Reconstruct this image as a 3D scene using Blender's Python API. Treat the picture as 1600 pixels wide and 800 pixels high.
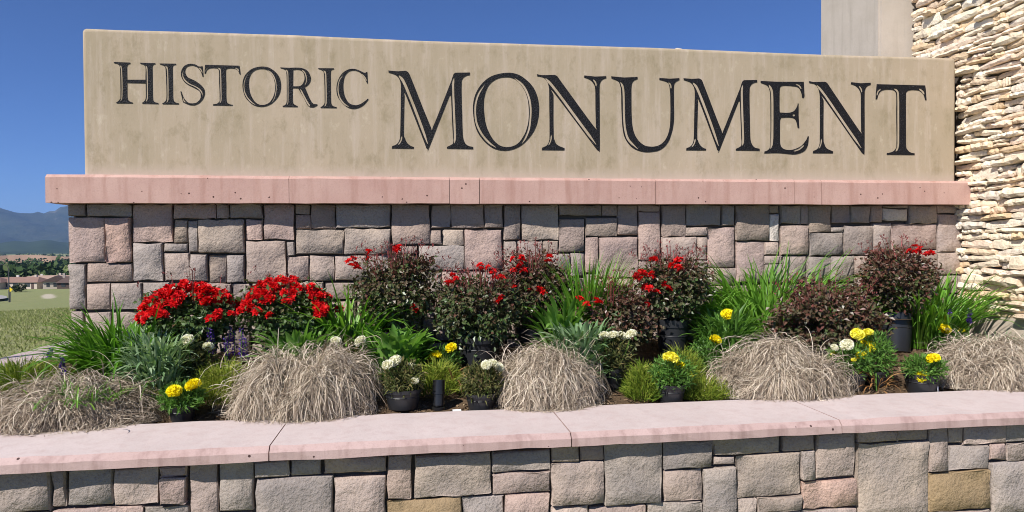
import bpy, bmesh, math, random
import numpy as np
from mathutils import Vector, Matrix
for o in list(bpy.data.objects): bpy.data.objects.remove(o)
sc = bpy.context.scene
R = math.radians

# ---------------------------------------------------------------- camera
YAW, PITCH, ROLL = 0.1399, -0.0163, -0.0065
fw = Vector((math.sin(YAW), math.cos(YAW), 0)); rt = Vector((math.cos(YAW), -math.sin(YAW), 0)); up = Vector((0, 0, 1))
f2 = fw*math.cos(PITCH) + up*math.sin(PITCH); u2 = up*math.cos(PITCH) - fw*math.sin(PITCH)
r3 = rt*math.cos(ROLL) + u2*math.sin(ROLL); u3 = u2*math.cos(ROLL) - rt*math.sin(ROLL)
cd = bpy.data.cameras.new('camera'); cam = bpy.data.objects.new('camera', cd); sc.collection.objects.link(cam)
cd.sensor_fit = 'HORIZONTAL'; cd.sensor_width = 36; cd.lens = 36*1068.4/1600
cd.clip_start = 0.05; cd.clip_end = 40000
cam.matrix_world = Matrix(((r3.x, u3.x, -f2.x, 0), (r3.y, u3.y, -f2.y, 0), (r3.z, u3.z, -f2.z, 1.65), (0, 0, 0, 1)))
sc.camera = cam

# ---------------------------------------------------------------- sky, sun, exposure
SUN_TRAVEL = Vector((0.131, 0.132, -0.180)).normalized()      # from over the left shoulder
sun_from = -SUN_TRAVEL
w = bpy.data.worlds.new('World'); sc.world = w; w.use_nodes = True
nt = w.node_tree; nt.nodes.clear()
sky = nt.nodes.new('ShaderNodeTexSky'); sky.sky_type = 'NISHITA'; sky.sun_disc = False
sky.sun_elevation = math.asin(sun_from.z); sky.sun_rotation = math.atan2(sun_from.x, sun_from.y)
sky.altitude = 3000; sky.air_density = 1.0; sky.dust_density = 0.1; sky.ozone_density = 10
bg = nt.nodes.new('ShaderNodeBackground'); bg.inputs['Strength'].default_value = 0.070
wo = nt.nodes.new('ShaderNodeOutputWorld')
wb = nt.nodes.new('ShaderNodeMix'); wb.data_type = 'RGBA'; wb.blend_type = 'MULTIPLY'; wb.inputs[0].default_value = 1; wb.inputs[7].default_value = (.98, 1.0, 1.17, 1)   # cool white balance of the whole sky
nt.links.new(sky.outputs[0], wb.inputs[6]); nt.links.new(wb.outputs[2], bg.inputs[0]); nt.links.new(bg.outputs[0], wo.inputs[0])
sd = bpy.data.lights.new('sun', 'SUN'); sd.energy = 5.0; sd.angle = R(0.53); sd.color = (1.0, 0.955, 0.89)
sun = bpy.data.objects.new('sun', sd); sc.collection.objects.link(sun)
sun.rotation_euler = SUN_TRAVEL.to_track_quat('-Z', 'Y').to_euler(); sun.location = (-20, -20, 30)
vs = sc.view_settings; vs.view_transform = 'Standard'; vs.look = 'None'; vs.gamma = 1; vs.exposure = 0.45; vs.use_curve_mapping = False
sc.cycles.max_bounces = 6; sc.cycles.diffuse_bounces = 3; sc.cycles.volume_bounces = 0; sc.cycles.transparent_max_bounces = 8
sc.cycles.sample_clamp_indirect = 4; sc.cycles.filter_width = 1.0
rng = np.random.default_rng(11); random.seed(11)

# ---------------------------------------------------------------- helpers
COL = sc.collection
def link(o, parent=None):
    COL.objects.link(o)
    if parent is not None: o.parent = parent
    return o
def tag(o, label=None, cat=None, group=None, kind=None):
    if label: o['label'] = label
    if cat: o['category'] = cat
    if group: o['group'] = group
    if kind: o['kind'] = kind
    return o
def empty(name, loc, label, cat, group=None):
    o = bpy.data.objects.new(name, None); o.location = loc; o.empty_display_size = .1; link(o)
    return tag(o, label, cat, group)
def mesh(name, V, F, mat, smooth=False, attrs=None):
    V = np.asarray(V, np.float32); me = bpy.data.meshes.new(name)
    if isinstance(F, np.ndarray):
        m, k = F.shape
        me.vertices.add(len(V)); me.vertices.foreach_set('co', V.ravel())
        me.loops.add(m*k); me.loops.foreach_set('vertex_index', F.astype(np.int32).ravel())
        me.polygons.add(m); me.polygons.foreach_set('loop_start', np.arange(0, m*k, k, dtype=np.int32))
        me.update(calc_edges=True)
    else:
        me.from_pydata([tuple(map(float, v)) for v in V], [], [tuple(int(i) for i in f) for f in F]); me.update()
    me.polygons.foreach_set('use_smooth', np.full(len(me.polygons), smooth))
    for n, a in (attrs or {}).items():
        at = me.attributes.new(n, 'FLOAT', 'POINT'); at.data.foreach_set('value', np.asarray(a, np.float32))
    for x in (mat if isinstance(mat, (list, tuple)) else [mat]): me.materials.append(x)
    return me
def obj(name, me, parent=None, loc=None, rot=None, scale=None, kind=None):
    o = bpy.data.objects.new(name, me); link(o, parent)
    if loc is not None: o.location = loc
    if rot is not None: o.rotation_euler = rot
    if scale is not None: o.scale = scale
    if kind: o['kind'] = kind
    return o
def box(x0, y0, z0, x1, y1, z1):
    V = [(x0,y0,z0),(x1,y0,z0),(x1,y1,z0),(x0,y1,z0),(x0,y0,z1),(x1,y0,z1),(x1,y1,z1),(x0,y1,z1)]
    F = [(0,3,2,1),(4,5,6,7),(0,1,5,4),(1,2,6,5),(2,3,7,6),(3,0,4,7)]
    return V, F
def merge(parts):
    V, F = [], []
    for v, f in parts:
        b = len(V); V += list(v); F += [tuple(i+b for i in q) for q in f]
    return V, F
def lathe(prof, seg=24):
    V, F = [], []                       # each band has its own rings, so profile corners stay crisp
    for j in range(len(prof)-1):
        o = len(V)
        for r, z in prof[j:j+2]:
            for i in range(seg):
                a = 2*math.pi*i/seg; V.append((r*math.cos(a), r*math.sin(a), z))
        for i in range(seg):
            k = (i+1) % seg; F.append((o+i, o+k, o+seg+k, o+seg+i))
    return V, F
def tube(pts, rad, seg=6):
    pts = [Vector(p) for p in pts]; V, F = [], []
    for i, p in enumerate(pts):
        t = (pts[min(i+1, len(pts)-1)] - pts[max(i-1, 0)]).normalized()
        a = t.cross(Vector((0.3, 1, 0.1))).normalized(); b = t.cross(a)
        r = rad[i] if isinstance(rad, (list, tuple)) else rad
        for k in range(seg):
            c = 2*math.pi*k/seg; V.append(tuple(p + a*math.cos(c)*r + b*math.sin(c)*r))
    for i in range(len(pts)-1):
        for k in range(seg):
            n = (k+1) % seg; F.append((i*seg+k, i*seg+n, (i+1)*seg+n, (i+1)*seg+k))
    F.append(tuple(range(seg))); F.append(tuple(range(len(V)-1, len(V)-seg-1, -1)))
    return V, F

# ---------------------------------------------------------------- materials
class NT:
    def __init__(s, name):
        s.m = bpy.data.materials.new(name); s.m.use_nodes = True; s.t = s.m.node_tree; s.t.nodes.clear()
        s.out = s.n('ShaderNodeOutputMaterial'); s.p = s.n('ShaderNodeBsdfPrincipled'); s.l(s.p.outputs[0], s.out.inputs[0])
    def n(s, k, **kw):
        x = s.t.nodes.new(k)
        for a, v in kw.items(): setattr(x, a, v)
        return x
    def l(s, a, b): s.t.links.new(a, b)
    def put(s, sock, v):
        if hasattr(v, 'is_output') or isinstance(v, bpy.types.NodeSocket): s.l(v, sock)
        elif isinstance(v, (tuple, list)) and len(v) == 3 and sock.type == 'RGBA': sock.default_value = (*v, 1)
        else: sock.default_value = v
    def coord(s, kind='Object', scale=(1,1,1), rand=False):
        c = s.n('ShaderNodeTexCoord').outputs[kind]; mp = s.n('ShaderNodeMapping'); s.l(c, mp.inputs[0]); mp.inputs['Scale'].default_value = scale
        if rand:
            oi = s.n('ShaderNodeObjectInfo'); k = s.n('ShaderNodeVectorMath', operation='SCALE'); k.inputs[0].default_value = (37, 21, 53)
            s.l(oi.outputs['Random'], k.inputs['Scale']); s.l(k.outputs[0], mp.inputs['Location'])
        return mp.outputs[0]
    def noise(s, vec, scale, detail=4, rough=.55, dist=0):
        x = s.n('ShaderNodeTexNoise'); s.l(vec, x.inputs['Vector']); x.inputs['Scale'].default_value = scale
        x.inputs['Detail'].default_value = detail; x.inputs['Roughness'].default_value = rough; x.inputs['Distortion'].default_value = dist
        return x.outputs['Fac']
    def voro(s, vec, scale, feature='F1'):
        x = s.n('ShaderNodeTexVoronoi', feature=feature); s.l(vec, x.inputs['Vector']); x.inputs['Scale'].default_value = scale
        return x.outputs['Distance']
    def ramp(s, fac, stops):
        x = s.n('ShaderNodeValToRGB'); s.l(fac, x.inputs[0]); e = x.color_ramp.elements
        while len(e) < len(stops): e.new(.5)
        for i, (p, c) in enumerate(stops):
            e[i].position = p; e[i].color = (*c, 1) if isinstance(c, (tuple, list)) else (c, c, c, 1)
        return x.outputs[0]
    def mix(s, fac, a, b, mode='MIX'):
        x = s.n('ShaderNodeMix', data_type='RGBA', blend_type=mode); s.put(x.inputs[0], fac); s.put(x.inputs[6], a); s.put(x.inputs[7], b)
        return x.outputs[2]
    def math(s, op, a, b=0.0):
        x = s.n('ShaderNodeMath', operation=op); s.put(x.inputs[0], a); s.put(x.inputs[1], b); return x.outputs[0]
    def bump(s, h, dist, strength=1.0, nrm=None):
        x = s.n('ShaderNodeBump'); x.inputs['Strength'].default_value = strength; x.inputs['Distance'].default_value = dist; s.l(h, x.inputs['Height'])
        if nrm is not None: s.l(nrm, x.inputs['Normal'])
        return x.outputs[0]
    def done(s, color, rough=.8, normal=None, spec=.3, transl=0, tcol=None):
        s.put(s.p.inputs['Base Color'], color); s.put(s.p.inputs['Roughness'], rough); s.p.inputs['Specular IOR Level'].default_value = spec
        if normal is not None: s.l(normal, s.p.inputs['Normal'])
        if transl:
            tr = s.n('ShaderNodeBsdfTranslucent'); s.put(tr.inputs[0], tcol if tcol is not None else color); mx = s.n('ShaderNodeMixShader'); mx.inputs[0].default_value = transl
            s.l(s.p.outputs[0], mx.inputs[1]); s.l(tr.outputs[0], mx.inputs[2]); s.l(mx.outputs[0], s.out.inputs[0])
        return s.m
def m_stone(name, bs=1.0):
    s = NT(name); v = s.coord(rand=True); oc = s.n('ShaderNodeObjectInfo').outputs['Color']
    n1 = s.noise(v, 9, 5, .65); n2 = s.noise(v, 60, 4, .7); n3 = s.noise(v, 3.2, 3, .5)
    c = s.mix(s.ramp(n3, [(.35, 0.), (.7, 1.)]), s.mix(1., oc, (.86, .84, .84), 'MULTIPLY'), s.mix(1., oc, (1.12, 1.06, .98), 'MULTIPLY'))
    c = s.mix(s.ramp(n2, [(.36, .55), (.5, 0.)]), c, s.mix(1., oc, (.62, .56, .52), 'MULTIPLY'))
    c = s.mix(s.ramp(n2, [(.62, 0.), (.75, .4)]), c, s.mix(1., oc, (1.3, 1.26, 1.2), 'MULTIPLY'))
    b1 = s.bump(n1, .028*bs, .9); b2 = s.bump(n2, .007*bs, .9, b1)
    return s.done(c, .92, b2, .15)
def m_concrete(name, c1, c2, stain, pits=True, sc_=1.0):
    s = NT(name); v = s.coord(); vs_ = s.coord(scale=(6, 6, .6))
    a = s.noise(v, 2.3*sc_, 6, .62); b = s.noise(vs_, 2.2, 5, .6); f = s.noise(v, 120, 3, .7); q = s.noise(v, 14, 5, .7)
    c = s.mix(s.ramp(a, [(.32, 0.), (.68, 1.)]), c1, c2)
    c = s.mix(s.ramp(b, [(.48, 0.), (.72, .8)]), c, stain)
    c = s.mix(s.ramp(q, [(.58, 0.), (.72, .3)]), c, stain)
    c = s.mix(s.ramp(f, [(.3, .25), (.5, 0.)]), c, (c1[0]*.55, c1[1]*.52, c1[2]*.5))
    nrm = s.bump(f, .0015, .6, s.bump(q, .004, .5))
    if pits:
        d = s.voro(v, 17); e = s.noise(v, 9.0, 2, .5)
        pm = s.math('MULTIPLY', s.math('LESS_THAN', d, .12), s.math('GREATER_THAN', e, .56))
        c = s.mix(pm, c, (c1[0]*.16, c1[1]*.13, c1[2]*.13))
    return s.done(c, .85, nrm, .2)
def m_stucco():
    s = NT('tan_stucco'); v = s.coord(); st = s.coord(scale=(9, 9, .7)); bl = s.coord(scale=(1, 1, .8))
    a = s.noise(bl, 1.3, 6, .6, .15); b = s.noise(st, 1.6, 6, .66); f = s.noise(v, 55, 4, .7); t = s.noise(s.coord(scale=(1.3, 1.3, .75)), 5.0, 7, .74, .15)
    c = s.mix(s.ramp(a, [(.3, 0.), (.7, 1.)]), (.33, .27, .185), (.425, .34, .25))
    c = s.mix(s.ramp(b, [(.48, 0.), (.72, .85)]), c, (.47, .385, .31))
    c = s.mix(s.ramp(t, [(.52, 0.), (.72, .8)]), c, (.245, .20, .12))
    c = s.mix(s.ramp(t, [(.28, .8), (.42, 0.)]), c, (.52, .44, .335))
    sep = s.n('ShaderNodeSeparateXYZ'); s.l(s.coord(), sep.inputs[0])
    low = s.ramp(s.math('ADD', sep.outputs['Z'], s.math('MULTIPLY', s.math('SUBTRACT', b, .5), .18)), [(.0, .6), (.10, 0.)])   # splash stain along the foot
    c = s.mix(low, c, (.48, .40, .34))
    nrm = s.bump(f, .002, .5, s.bump(t, .008, .35))
    return s.done(c, .9, nrm, .15)
def m_leaf(name, lo, mid, hi, transl=.25, rough=.5, spec=.35):
    s = NT(name); at = s.n('ShaderNodeAttribute', attribute_name='tint').outputs['Fac']
    c = s.ramp(at, [(0., lo), (.5, mid), (1., hi)])
    return s.done(c, rough, None, spec, transl, s.mix(1., c, (1.25, 1.35, .7), 'MULTIPLY'))
def m_plain(name, c, rough=.6, spec=.4, var=.25, scale=20, bump=0, bscale=80):
    s = NT(name); v = s.coord(); n = s.noise(v, scale, 4, .6)
    col = s.mix(n, tuple(x*(1-var) for x in c), tuple(min(1, x*(1+var)) for x in c))
    nr = s.bump(s.noise(v, bscale, 3, .6), bump) if bump else None
    return s.done(col, rough, nr, spec)
M = {}
M['stone'] = m_stone('split_face_stone'); M['ledge'] = m_stone('ledge_stone', .7)
M['shaded_mortar'] = m_plain('shaded_mortar', (.10, .085, .075), .95, .1, .3, 30, .004, 90)  # mortar darkened so the colour carries the shade of the raked joints
M['cap'] = m_concrete('red_cap_concrete', (.44, .27, .23), (.51, .335, .285), (.36, .20, .16))
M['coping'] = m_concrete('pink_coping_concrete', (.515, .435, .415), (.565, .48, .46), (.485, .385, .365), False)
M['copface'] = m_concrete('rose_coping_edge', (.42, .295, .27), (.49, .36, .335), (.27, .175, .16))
M['path'] = m_concrete('pale_path_concrete', (.42, .33, .315), (.48, .385, .365), (.38, .29, .27), False)
M['stucco'] = m_stucco()
M['greystucco'] = m_concrete('grey_stucco', (.44, .385, .325), (.50, .44, .38), (.39, .34, .285), False, 1.6)
M['plinth'] = m_concrete('board_marked_concrete', (.50, .42, .34), (.56, .48, .39), (.40, .32, .25), False)
def m_letter():
    s = NT('black_pebbled_letter'); v = s.coord(); n = s.noise(v, 95, 3, .7); d = s.voro(v, 110)
    c = s.mix(s.ramp(n, [(.60, 0.), (.72, .8)]), (.008, .008, .010), (.10, .095, .105))
    return s.done(c, .7, s.bump(d, .004, .8), .2)
M['letter'] = m_letter()
M['potblack'] = m_plain('black_plastic', (.018, .019, .022), .38, .5, .2, 10)
M['lampblack'] = m_plain('black_lamp_housing', (.012, .012, .013), .3, .5, .2, 10)
M['white'] = m_plain('white_paper', (.75, .74, .72), .7, .3, .05)
M['potsoil'] = m_plain('potting_soil', (.055, .038, .025), .95, .1, .5, 60, .01, 120)
M['metal'] = m_plain('dark_metal', (.05, .05, .055), .5, .5, .2)
M['yellowsign'] = m_plain('yellow_sign_sheet', (.75, .55, .02), .5, .4, .05)

# ---- measured tables: letter outlines in mm, stones (x0,z0,x1,z1,tone) and flowers in metres
LETTERS=[
('H',-2.2232,2.7292,[[0,307,3,298,9,297,16,296,21,295,27,293,31,290,35,287,38,283,40,279,42,277,43,277,44,271,44,252,45,211,45,153,45,96,44,55,44,37,43,32,41,32,40,31,37,26,33,21,29,17,25,14,22,11,19,10,17,8,14,7,15,0,129,1,129,8,123,10,118,12,112,13,108,16,104,19,101,21,98,25,96,29,94,33,93,37,92,44,91,56,91,76,91,100,92,128,92,154,223,154,223,129,223,102,223,78,223,59,222,47,221,41,220,37,219,32,216,27,214,23,211,20,208,17,205,14,202,12,199,10,196,8,197,1,310,1,310,8,304,10,298,11,292,12,287,14,283,16,280,19,277,23,275,27,273,30,272,32,272,40,271,60,271,102,271,160,271,217,271,259,271,278,272,284,272,284,273,286,274,290,276,292,278,294,280,296,283,298,286,299,289,300,293,301,292,307,185,307,187,300,192,298,197,297,202,296,206,294,211,291,214,289,218,285,220,281,222,277,223,273,224,267,224,257,224,242,223,222,222,201,222,181,92,177,92,197,92,218,92,238,92,253,92,264,92,271,93,276,94,280,95,285,97,288,100,290,102,292,105,294,109,296,113,297,116,298,115,306],[37,285,39,280,41,275,44,270,45,266,46,260,47,246,48,219,49,185,49,151,49,116,48,82,47,55,46,42,45,38,43,34,40,28,39,22,37,15,39,13,45,18,50,22,53,29,55,34,57,41,58,55,59,82,60,116,60,151,60,186,59,220,58,247,57,262,56,269,54,276,50,282,44,285,39,287],[220,289,221,283,222,277,224,271,226,264,226,255,227,239,227,212,227,177,227,143,227,110,226,78,226,54,224,41,223,36,221,32,219,26,218,21,217,15,219,13,224,17,229,21,232,27,234,32,236,39,237,53,238,78,238,111,238,144,238,178,238,212,238,240,238,256,237,266,235,274,233,282,227,287,222,291]]),
('I',-1.9004,2.7298,[[0,305,3,298,8,297,13,296,18,294,23,293,27,291,30,288,34,285,37,282,39,278,41,275,42,269,43,258,44,238,45,213,46,186,46,158,47,130,47,100,47,71,46,50,45,38,44,32,42,29,40,26,37,22,34,18,31,15,27,12,24,10,21,9,18,7,15,6,17,0,133,1,133,9,127,10,121,11,115,13,110,15,106,18,102,21,99,25,97,30,95,34,94,38,93,45,92,57,92,78,92,104,92,132,92,160,92,187,92,216,92,242,92,262,92,274,92,280,93,283,94,286,95,290,97,292,100,294,102,296,106,297,110,298,114,299,118,300,116,307],[37,289,40,283,43,278,46,273,47,267,48,259,49,243,50,215,50,181,50,146,50,112,50,77,49,50,48,36,47,30,45,25,43,21,42,17,41,12,43,10,48,12,52,15,55,21,58,27,60,35,61,50,61,77,62,112,62,147,62,181,61,216,61,243,60,260,59,270,56,279,52,286,45,289,39,292]]),
('S',-1.7544,2.7256,[[161,298,167,219,160,219,158,229,155,239,152,248,148,257,143,265,138,274,131,281,126,287,120,291,114,294,108,296,103,298,97,300,91,301,86,301,80,300,72,299,65,297,57,294,51,291,46,286,41,279,38,273,36,266,35,259,35,251,36,243,39,236,42,229,46,222,51,215,58,209,69,203,81,198,95,192,107,186,118,179,128,172,138,165,147,157,154,150,160,143,166,135,170,127,173,119,174,110,175,100,175,91,173,82,171,73,167,63,163,54,158,45,151,36,144,28,136,20,128,14,118,9,108,4,99,1,90,0,81,0,72,1,64,2,57,4,50,7,44,10,38,12,33,14,28,17,23,19,18,21,0,102,7,103,9,95,11,87,14,80,16,72,19,65,22,58,26,52,30,45,35,39,41,32,47,26,53,22,60,18,67,16,74,15,82,15,89,15,98,16,106,17,113,20,120,24,126,30,132,36,137,42,140,47,143,53,145,59,146,66,146,73,146,81,145,89,143,96,140,102,137,107,132,112,126,117,118,122,109,127,99,132,89,137,79,142,68,147,58,152,49,158,41,164,33,171,26,179,21,187,16,195,12,203,9,211,7,220,6,229,6,239,7,250,9,259,12,268,17,277,22,286,28,293,34,299,42,303,49,307,57,310,63,312,70,313,76,314,83,314,90,313,99,312,107,310,114,308,120,305,125,301,130,298,134,296,138,295,142,295,145,295,149,295],[32,277,26,268,19,259,14,249,12,238,12,227,13,216,17,205,22,196,29,186,38,176,49,167,61,159,75,152,91,146,104,140,116,133,126,126,135,118,141,111,146,103,150,95,152,87,154,78,156,69,158,70,159,79,160,88,158,98,154,108,148,117,141,125,132,133,121,141,108,148,94,155,79,160,66,167,54,175,44,184,36,192,29,201,25,210,22,218,21,228,21,237,22,246,25,255,30,265,34,276],[132,289,136,281,142,275,146,269,150,261,153,253,159,245,160,246,160,256,157,265,153,273,147,281,141,287,133,291],[13,60,14,50,16,40,20,32,24,26,29,22,35,20,36,22,34,28,30,32,26,36,23,43,21,52,15,60]]),
('T',-1.5786,2.7284,[[5,306,253,307,256,292,261,242,254,242,252,248,250,254,248,260,245,266,242,270,237,275,232,278,227,281,222,283,216,284,211,284,205,285,198,285,191,285,184,285,177,284,172,283,166,282,162,280,159,277,156,275,155,272,155,268,154,258,154,243,154,223,154,200,155,174,155,144,154,108,154,74,155,48,156,34,158,28,161,25,164,22,168,18,172,15,177,13,181,11,186,10,190,9,195,8,200,8,200,1,57,0,58,7,65,9,72,10,79,11,86,13,91,16,95,19,99,23,102,27,104,29,106,30,107,35,107,48,107,73,107,107,106,143,105,174,105,199,106,222,106,242,105,257,104,267,103,271,101,273,99,275,96,278,94,280,90,282,85,283,78,284,69,284,59,284,51,283,44,282,38,281,32,279,27,276,22,273,19,269,16,265,13,260,11,256,10,251,9,246,7,241,0,240,1,268],[90,288,95,284,100,281,103,278,106,275,108,270,109,257,110,232,110,198,110,163,110,125,111,84,110,53,109,38,107,33,105,29,103,24,102,20,101,16,103,15,108,17,112,20,115,25,117,30,120,37,121,53,121,84,121,125,121,163,121,199,120,232,120,258,118,272,116,279,112,284,106,289,98,290,91,290],[26,287,19,286,13,282,8,277,5,270,4,263,5,256,7,256,11,262,13,268,15,273,19,277,24,280,27,286],[220,292,224,285,231,282,235,278,239,275,241,270,247,266,250,267,250,274,247,279,243,284,237,289,230,292,221,293]]),
('O',-1.3036,2.7249,[[143,309,158,309,172,308,185,306,197,302,210,296,222,288,234,280,244,271,253,262,260,253,267,243,272,231,277,218,280,204,283,189,284,174,284,159,283,145,280,130,277,117,273,104,267,92,261,80,253,68,243,56,232,44,219,32,206,22,192,15,178,8,163,4,149,1,134,0,120,1,106,3,92,7,80,12,68,19,57,28,46,37,37,47,28,58,20,70,14,84,9,99,5,116,2,133,0,149,0,164,1,179,3,193,6,206,11,220,17,233,24,245,33,256,43,267,54,277,66,286,79,293,94,299,111,304,128,307],[138,291,148,291,158,291,168,289,177,286,185,281,193,276,201,268,208,261,214,252,220,242,226,232,231,221,234,208,237,195,239,182,240,168,240,155,240,142,239,129,237,116,234,103,230,91,226,79,221,68,214,57,207,46,199,37,190,29,181,24,172,20,161,17,152,15,142,15,132,15,122,17,113,21,104,26,96,33,87,42,80,51,73,63,66,75,60,89,55,103,51,118,49,134,47,150,46,165,46,179,47,192,48,205,50,217,54,228,58,239,63,249,69,257,75,265,83,271,91,277,99,282,109,285,118,288,128,290],[52,265,41,253,30,241,22,227,15,213,10,198,7,183,5,169,4,154,5,140,6,127,8,114,12,101,18,88,25,75,33,63,42,51,52,40,63,30,74,23,85,17,97,12,98,14,88,21,79,29,69,36,59,46,49,56,40,67,32,79,26,92,21,104,17,116,15,128,14,141,13,154,14,168,15,182,19,196,23,210,29,224,37,237,46,251,54,264],[177,289,187,281,196,272,205,264,214,255,221,244,228,232,233,218,238,203,241,187,242,170,243,152,242,135,240,119,238,103,235,89,231,77,226,66,220,55,215,46,210,37,205,28,207,26,214,34,222,42,228,52,234,62,239,74,243,87,247,102,249,118,251,135,252,152,251,171,250,188,247,205,242,221,236,236,229,248,221,260,212,270,202,278,190,284,178,291]]),
('R',-1.0221,2.7283,[[0,303,63,302,80,303,97,304,114,305,128,305,141,305,151,304,161,303,170,300,180,297,190,292,199,286,206,279,213,270,218,259,222,248,225,237,226,228,226,218,224,209,222,200,218,192,214,185,209,178,203,172,198,167,192,163,187,160,181,156,198,113,203,102,207,91,212,80,216,70,221,61,225,53,230,46,234,39,238,35,241,32,244,29,249,27,254,26,261,26,267,26,274,25,273,16,266,12,259,8,252,4,245,1,239,0,232,0,225,1,218,1,213,5,208,8,203,12,197,20,191,33,183,48,176,65,168,81,160,95,152,109,144,123,136,136,133,146,91,146,90,130,90,114,89,99,89,86,89,74,89,65,89,56,90,49,90,41,91,35,93,29,97,24,102,20,109,16,117,12,125,9,124,1,14,0,14,7,19,9,24,11,28,12,32,15,36,19,39,23,41,28,43,35,44,44,45,55,45,68,45,85,46,106,46,132,46,159,46,183,46,206,46,228,45,248,44,263,43,272,42,277,41,279,39,282,35,285,30,288,26,290,21,292,16,294,11,295,6,296,1,297],[95,286,105,287,115,289,125,290,134,289,143,288,151,285,158,281,164,276,169,269,174,261,177,252,179,242,180,233,180,224,179,214,177,205,173,196,169,187,164,179,159,173,153,168,146,165,140,163,133,161,92,160],[37,290,40,283,43,277,47,271,48,264,49,255,49,233,49,188,49,131,48,85,48,60,48,46,47,36,44,27,42,19,41,11,43,10,48,16,53,24,56,35,57,46,57,60,58,85,58,131,59,188,59,233,58,255,58,266,55,275,51,283,45,288,38,292],[156,292,163,281,171,273,178,265,182,254,185,242,187,230,188,218,187,206,185,196,181,187,178,179,176,170,178,169,185,175,190,183,194,193,196,205,197,218,197,231,195,244,191,258,186,270,178,280,169,288,158,293],[143,143,148,125,156,108,164,91,174,72,184,52,193,36,201,23,208,14,218,7,220,9,217,21,210,30,203,42,194,58,184,78,174,96,166,114,158,130,146,144]]),
('I',-0.7402,2.7265,[[0,307,3,301,8,300,13,298,19,297,23,295,28,293,31,291,35,288,38,284,40,281,42,278,43,272,45,260,46,241,47,215,47,188,48,160,48,131,48,101,48,72,48,51,47,38,45,32,43,29,41,26,38,22,35,18,32,15,28,12,25,10,22,9,18,7,15,6,17,0,137,1,138,9,132,10,125,12,119,13,114,15,109,18,106,22,103,26,100,30,98,35,97,39,96,45,95,58,95,78,95,105,95,134,95,161,95,189,95,218,95,244,95,265,96,277,96,283,96,286,97,289,98,293,101,295,103,297,106,298,109,300,113,301,118,302,122,303,120,310],[38,292,41,286,44,281,47,276,49,270,50,261,51,245,51,217,52,183,52,148,52,113,52,78,51,51,50,36,48,30,46,26,44,21,43,17,42,12,45,10,49,12,54,15,57,21,60,27,62,35,63,51,64,78,64,113,64,148,64,183,63,218,63,246,62,263,61,273,58,281,53,289,47,292,40,295]]),
('C',-0.6022,2.7235,[[237,293,241,203,235,203,231,211,227,220,223,229,218,238,212,248,205,259,198,269,191,278,184,284,178,288,171,292,164,295,156,297,149,299,141,300,133,300,124,299,114,298,105,295,96,291,88,284,80,276,72,266,66,256,62,244,58,232,56,219,54,205,52,192,52,178,52,164,53,149,55,135,57,121,60,107,65,94,71,81,78,68,85,57,94,47,102,41,111,36,121,33,130,31,139,30,149,30,158,31,167,33,176,37,186,41,195,47,204,53,213,60,222,67,231,75,240,83,245,78,238,68,231,59,224,49,216,41,208,33,199,26,189,19,179,14,169,9,158,5,147,2,136,0,124,0,112,1,99,4,87,9,75,16,62,26,49,37,39,48,29,60,20,72,13,85,7,98,3,112,1,126,0,140,0,154,1,170,3,186,7,202,12,217,18,232,25,246,34,260,43,272,53,282,64,291,76,298,87,304,97,309,107,311,117,313,127,314,138,313,149,311,160,308,170,305,179,301,188,297,196,293,203,290,209,287,213,286,216,285,220,284],[58,275,45,261,31,247,21,231,14,214,10,197,7,180,5,163,5,146,7,129,10,111,15,94,21,78,31,62,43,47,55,34,68,25,82,19,96,13,97,16,85,25,74,34,62,43,51,54,40,68,31,83,25,98,20,114,17,131,16,147,16,163,17,179,20,195,24,211,30,226,40,241,50,257,60,273],[192,277,198,267,206,258,213,250,219,240,224,230,231,221,233,222,231,234,226,244,220,255,212,264,204,273,194,279]]),
('M',-0.2013,2.4001,[[0,631,69,627,135,633,141,630,147,627,153,624,158,618,163,609,168,599,172,587,177,576,218,471,261,359,301,260,329,190,339,153,337,141,334,152,343,187,372,254,410,350,453,458,494,561,499,575,503,590,508,603,512,614,516,620,520,624,524,626,528,629,644,634,644,615,635,612,626,610,618,608,610,604,603,600,596,596,590,590,586,582,582,577,579,572,577,560,576,534,575,486,576,421,577,353,579,295,579,248,580,207,581,171,582,141,584,120,587,105,590,94,594,84,599,73,605,64,612,57,620,51,630,46,641,43,654,41,665,39,665,21,457,22,455,36,464,40,474,45,483,49,490,54,496,57,500,60,503,64,505,73,506,87,505,104,504,124,503,150,501,181,500,217,498,255,497,293,496,331,494,370,493,409,492,448,479,443,435,332,388,216,347,111,317,37,303,4,301,0,304,9,304,15,301,15,298,18,295,21,292,24,276,70,238,171,197,278,161,372,135,438,123,462,121,457,123,440,124,430,121,352,119,271,117,197,116,143,117,116,118,109,120,109,123,105,126,96,129,86,134,76,139,68,145,60,152,53,160,47,167,42,174,38,181,36,188,34,194,32,191,18,21,18,23,36,33,40,42,43,51,47,59,52,66,59,72,67,77,75,81,86,84,93,85,99,87,112,88,143,90,198,92,271,94,351,95,427,96,452,97,477,97,501,96,522,94,537,91,549,87,559,83,569,77,578,71,585,64,592,55,598,43,603,30,607,16,611,2,615],[78,595,85,578,94,564,106,545,119,518,133,483,151,439,174,381,200,313,225,246,248,182,272,119,300,58,305,60,289,126,268,190,245,254,220,321,194,389,171,447,154,492,139,527,125,556,112,577,98,590,82,599],[513,590,506,575,500,559,498,532,498,493,499,444,501,389,503,321,505,248,508,188,509,152,509,130,509,112,507,95,508,81,510,66,515,65,522,79,527,93,528,111,529,131,528,153,527,189,525,249,522,322,520,390,518,445,517,494,517,533,519,557,519,573,518,590],[98,120,90,108,89,95,85,84,79,73,71,61,66,46,69,44,82,53,90,65,98,79,102,92,104,106,101,119]]),
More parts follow.
